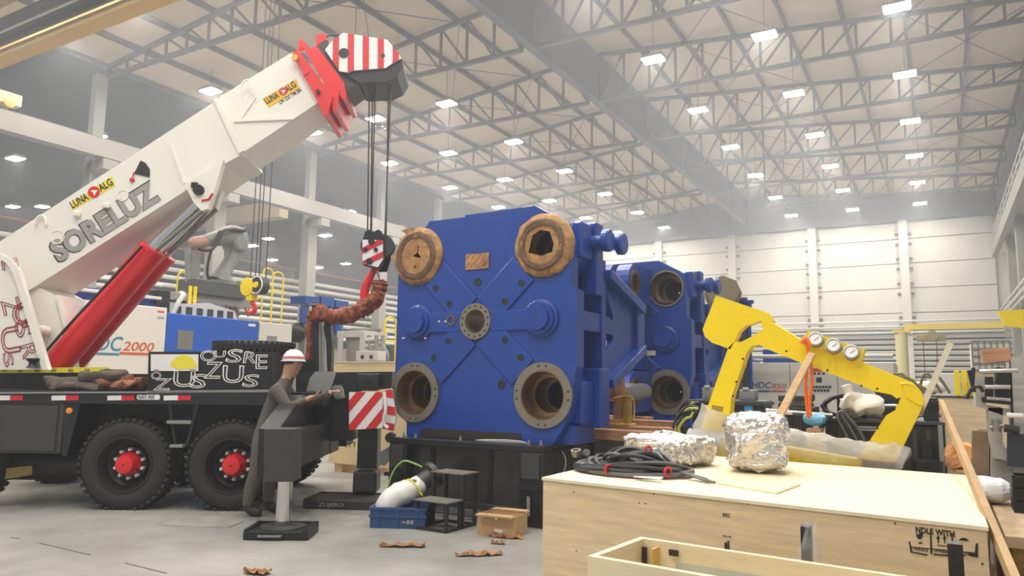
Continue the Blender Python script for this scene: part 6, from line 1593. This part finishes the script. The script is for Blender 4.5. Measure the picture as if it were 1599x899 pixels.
for p in bmesh_me.polygons:
    c = p.center; p.use_smooth = True
    if c.z > 1.535 - zs_min: p.material_index = 1
    elif c.z < .13: p.material_index = 2
    elif any((c - h).length < .17 and (c - h).dot((h - (TF @ B(.42, .12, 1.2)))) > 0.004 for h in hw): p.material_index = 1
for v in bmesh_me.vertices: v.co -= org
body_ = link('body', bmesh_me, prs)
hc = TF @ B(.382, .12, 1.73) - Vector((0, 0, zs_min)); fw = TF.to_3x3() @ Vector((.85, .5, 0)).normalized(); sd_ = Vector((-fw.y, fw.x, 0))
# face and ears
fc = MB()
fc.lathe(hc + fw * .105 + Vector((0, 0, -.035)), (fw + Vector((0, 0, -.4))), [(-.03, .018), (0, .014), (.018, .006)], 10)
for sg in (-1, 1): fc.lathe(hc + sd_ * sg * .092 + Vector((0, 0, -.03)), sd_ * sg, [(-.01, .03), (.012, .026), (.016, .012)], 12)
part('nose', MB().lathe(hc + fw * .1 + Vector((0, 0, -.035)), (fw + Vector((0, 0, -.4))), [(-.03, .018), (0, .014), (.018, .006)], 10), M_skin, prs)
for sg in (-1, 1):
    part('ear', MB().lathe(hc + sd_ * sg * .088 + Vector((0, 0, -.03)), sd_ * sg, [(-.01, .03), (.012, .026), (.016, .012)], 12), M_skin, prs)
    part('eye', MB().lathe(hc + fw * .092 + sd_ * sg * .035, fw, [(-.01, .012), (.003, .01), (.005, .003)], 10), M_black, prs)
part('mouth', MB().bar(hc + fw * .098 + sd_ * .024 + Vector((0, 0, -.085)), hc + fw * .098 - sd_ * .024 + Vector((0, 0, -.085)), .012, .008), mat('lips', S(150, 90, 80), .5), prs)
hl = MB().lathe(hc + Vector((0, 0, .005)), (0, 0, 1), [(0, .128), (.03, .126), (.07, .112), (.11, .08), (.13, .04), (.135, .0)], 28, cap=False)
hl.lathe(hc + Vector((0, 0, -.002)), (0, 0, 1), [(0, .142), (.008, .142), (.012, .125)], 28)
part('hair', MB().lathe(hc - fw * .012 + Vector((0, 0, -.06)), (0, 0, 1), [(0, .085), (.03, .1), (.08, .104)], 20, cap=False), M_black, prs)
hel = part('helmet', hl, mat('white_helmet', S(228, 224, 222), .35), prs, label='white hard hat')
part('helmet_peak', MB().prism([(-.07, .0), (.07, .0), (.05, .02), (-.05, .02)], .06, frame(hc + fw * .12, sd_, z=(0, 0, 1))), mat('white_helmet', S(228, 224, 222), .35), hel)
part('helmet_band', MB().lathe(hc + Vector((0, 0, .03)), (0, 0, 1), [(0, .129), (.025, .126)], 28, cap=False), mat('pink_band', S(200, 120, 116), .5), hel)
for k, h in enumerate(hw):
    e = TF @ vts[0]
    part('cuff', MB().lathe(h - (TF.to_3x3() @ Vector((.8, -.2 + .2 * k, .4))).normalized() * .05 - Vector((0, 0, zs_min)), TF.to_3x3() @ Vector((.8, -.2 + .2 * k, .4)), [(0, .048), (.05, .046)], 14, cap=False), M_cloth, prs)
# ================================================================ haze in the hall air, thicker towards the roof
for k, (z0, z1, dens, wh) in enumerate(((.02, 4.0, .004, 'thin clear layer of haze near the floor'), (4.01, 13.1, .0095, 'thick pale welding haze under the roof trusses'))):
    hz = bpy.data.materials.new('hall_haze'); hz.use_nodes = True
    nt = hz.node_tree; nt.nodes.clear()
    out = nt.nodes.new('ShaderNodeOutputMaterial'); vs = nt.nodes.new('ShaderNodeVolumeScatter')
    vs.inputs['Density'].default_value = dens; vs.inputs['Anisotropy'].default_value = 0.35
    vs.inputs['Color'].default_value = (0.93, 0.95, 1.0, 1)
    nt.links.new(vs.outputs[0], out.inputs['Volume'])
    haze = solo('haze', MB().bx(-57.9, 3.4, -13.5, YW - 0.7, z0, z1), hz, (-27, 21, z0), wh, 'haze')
    haze['kind'] = 'stuff'
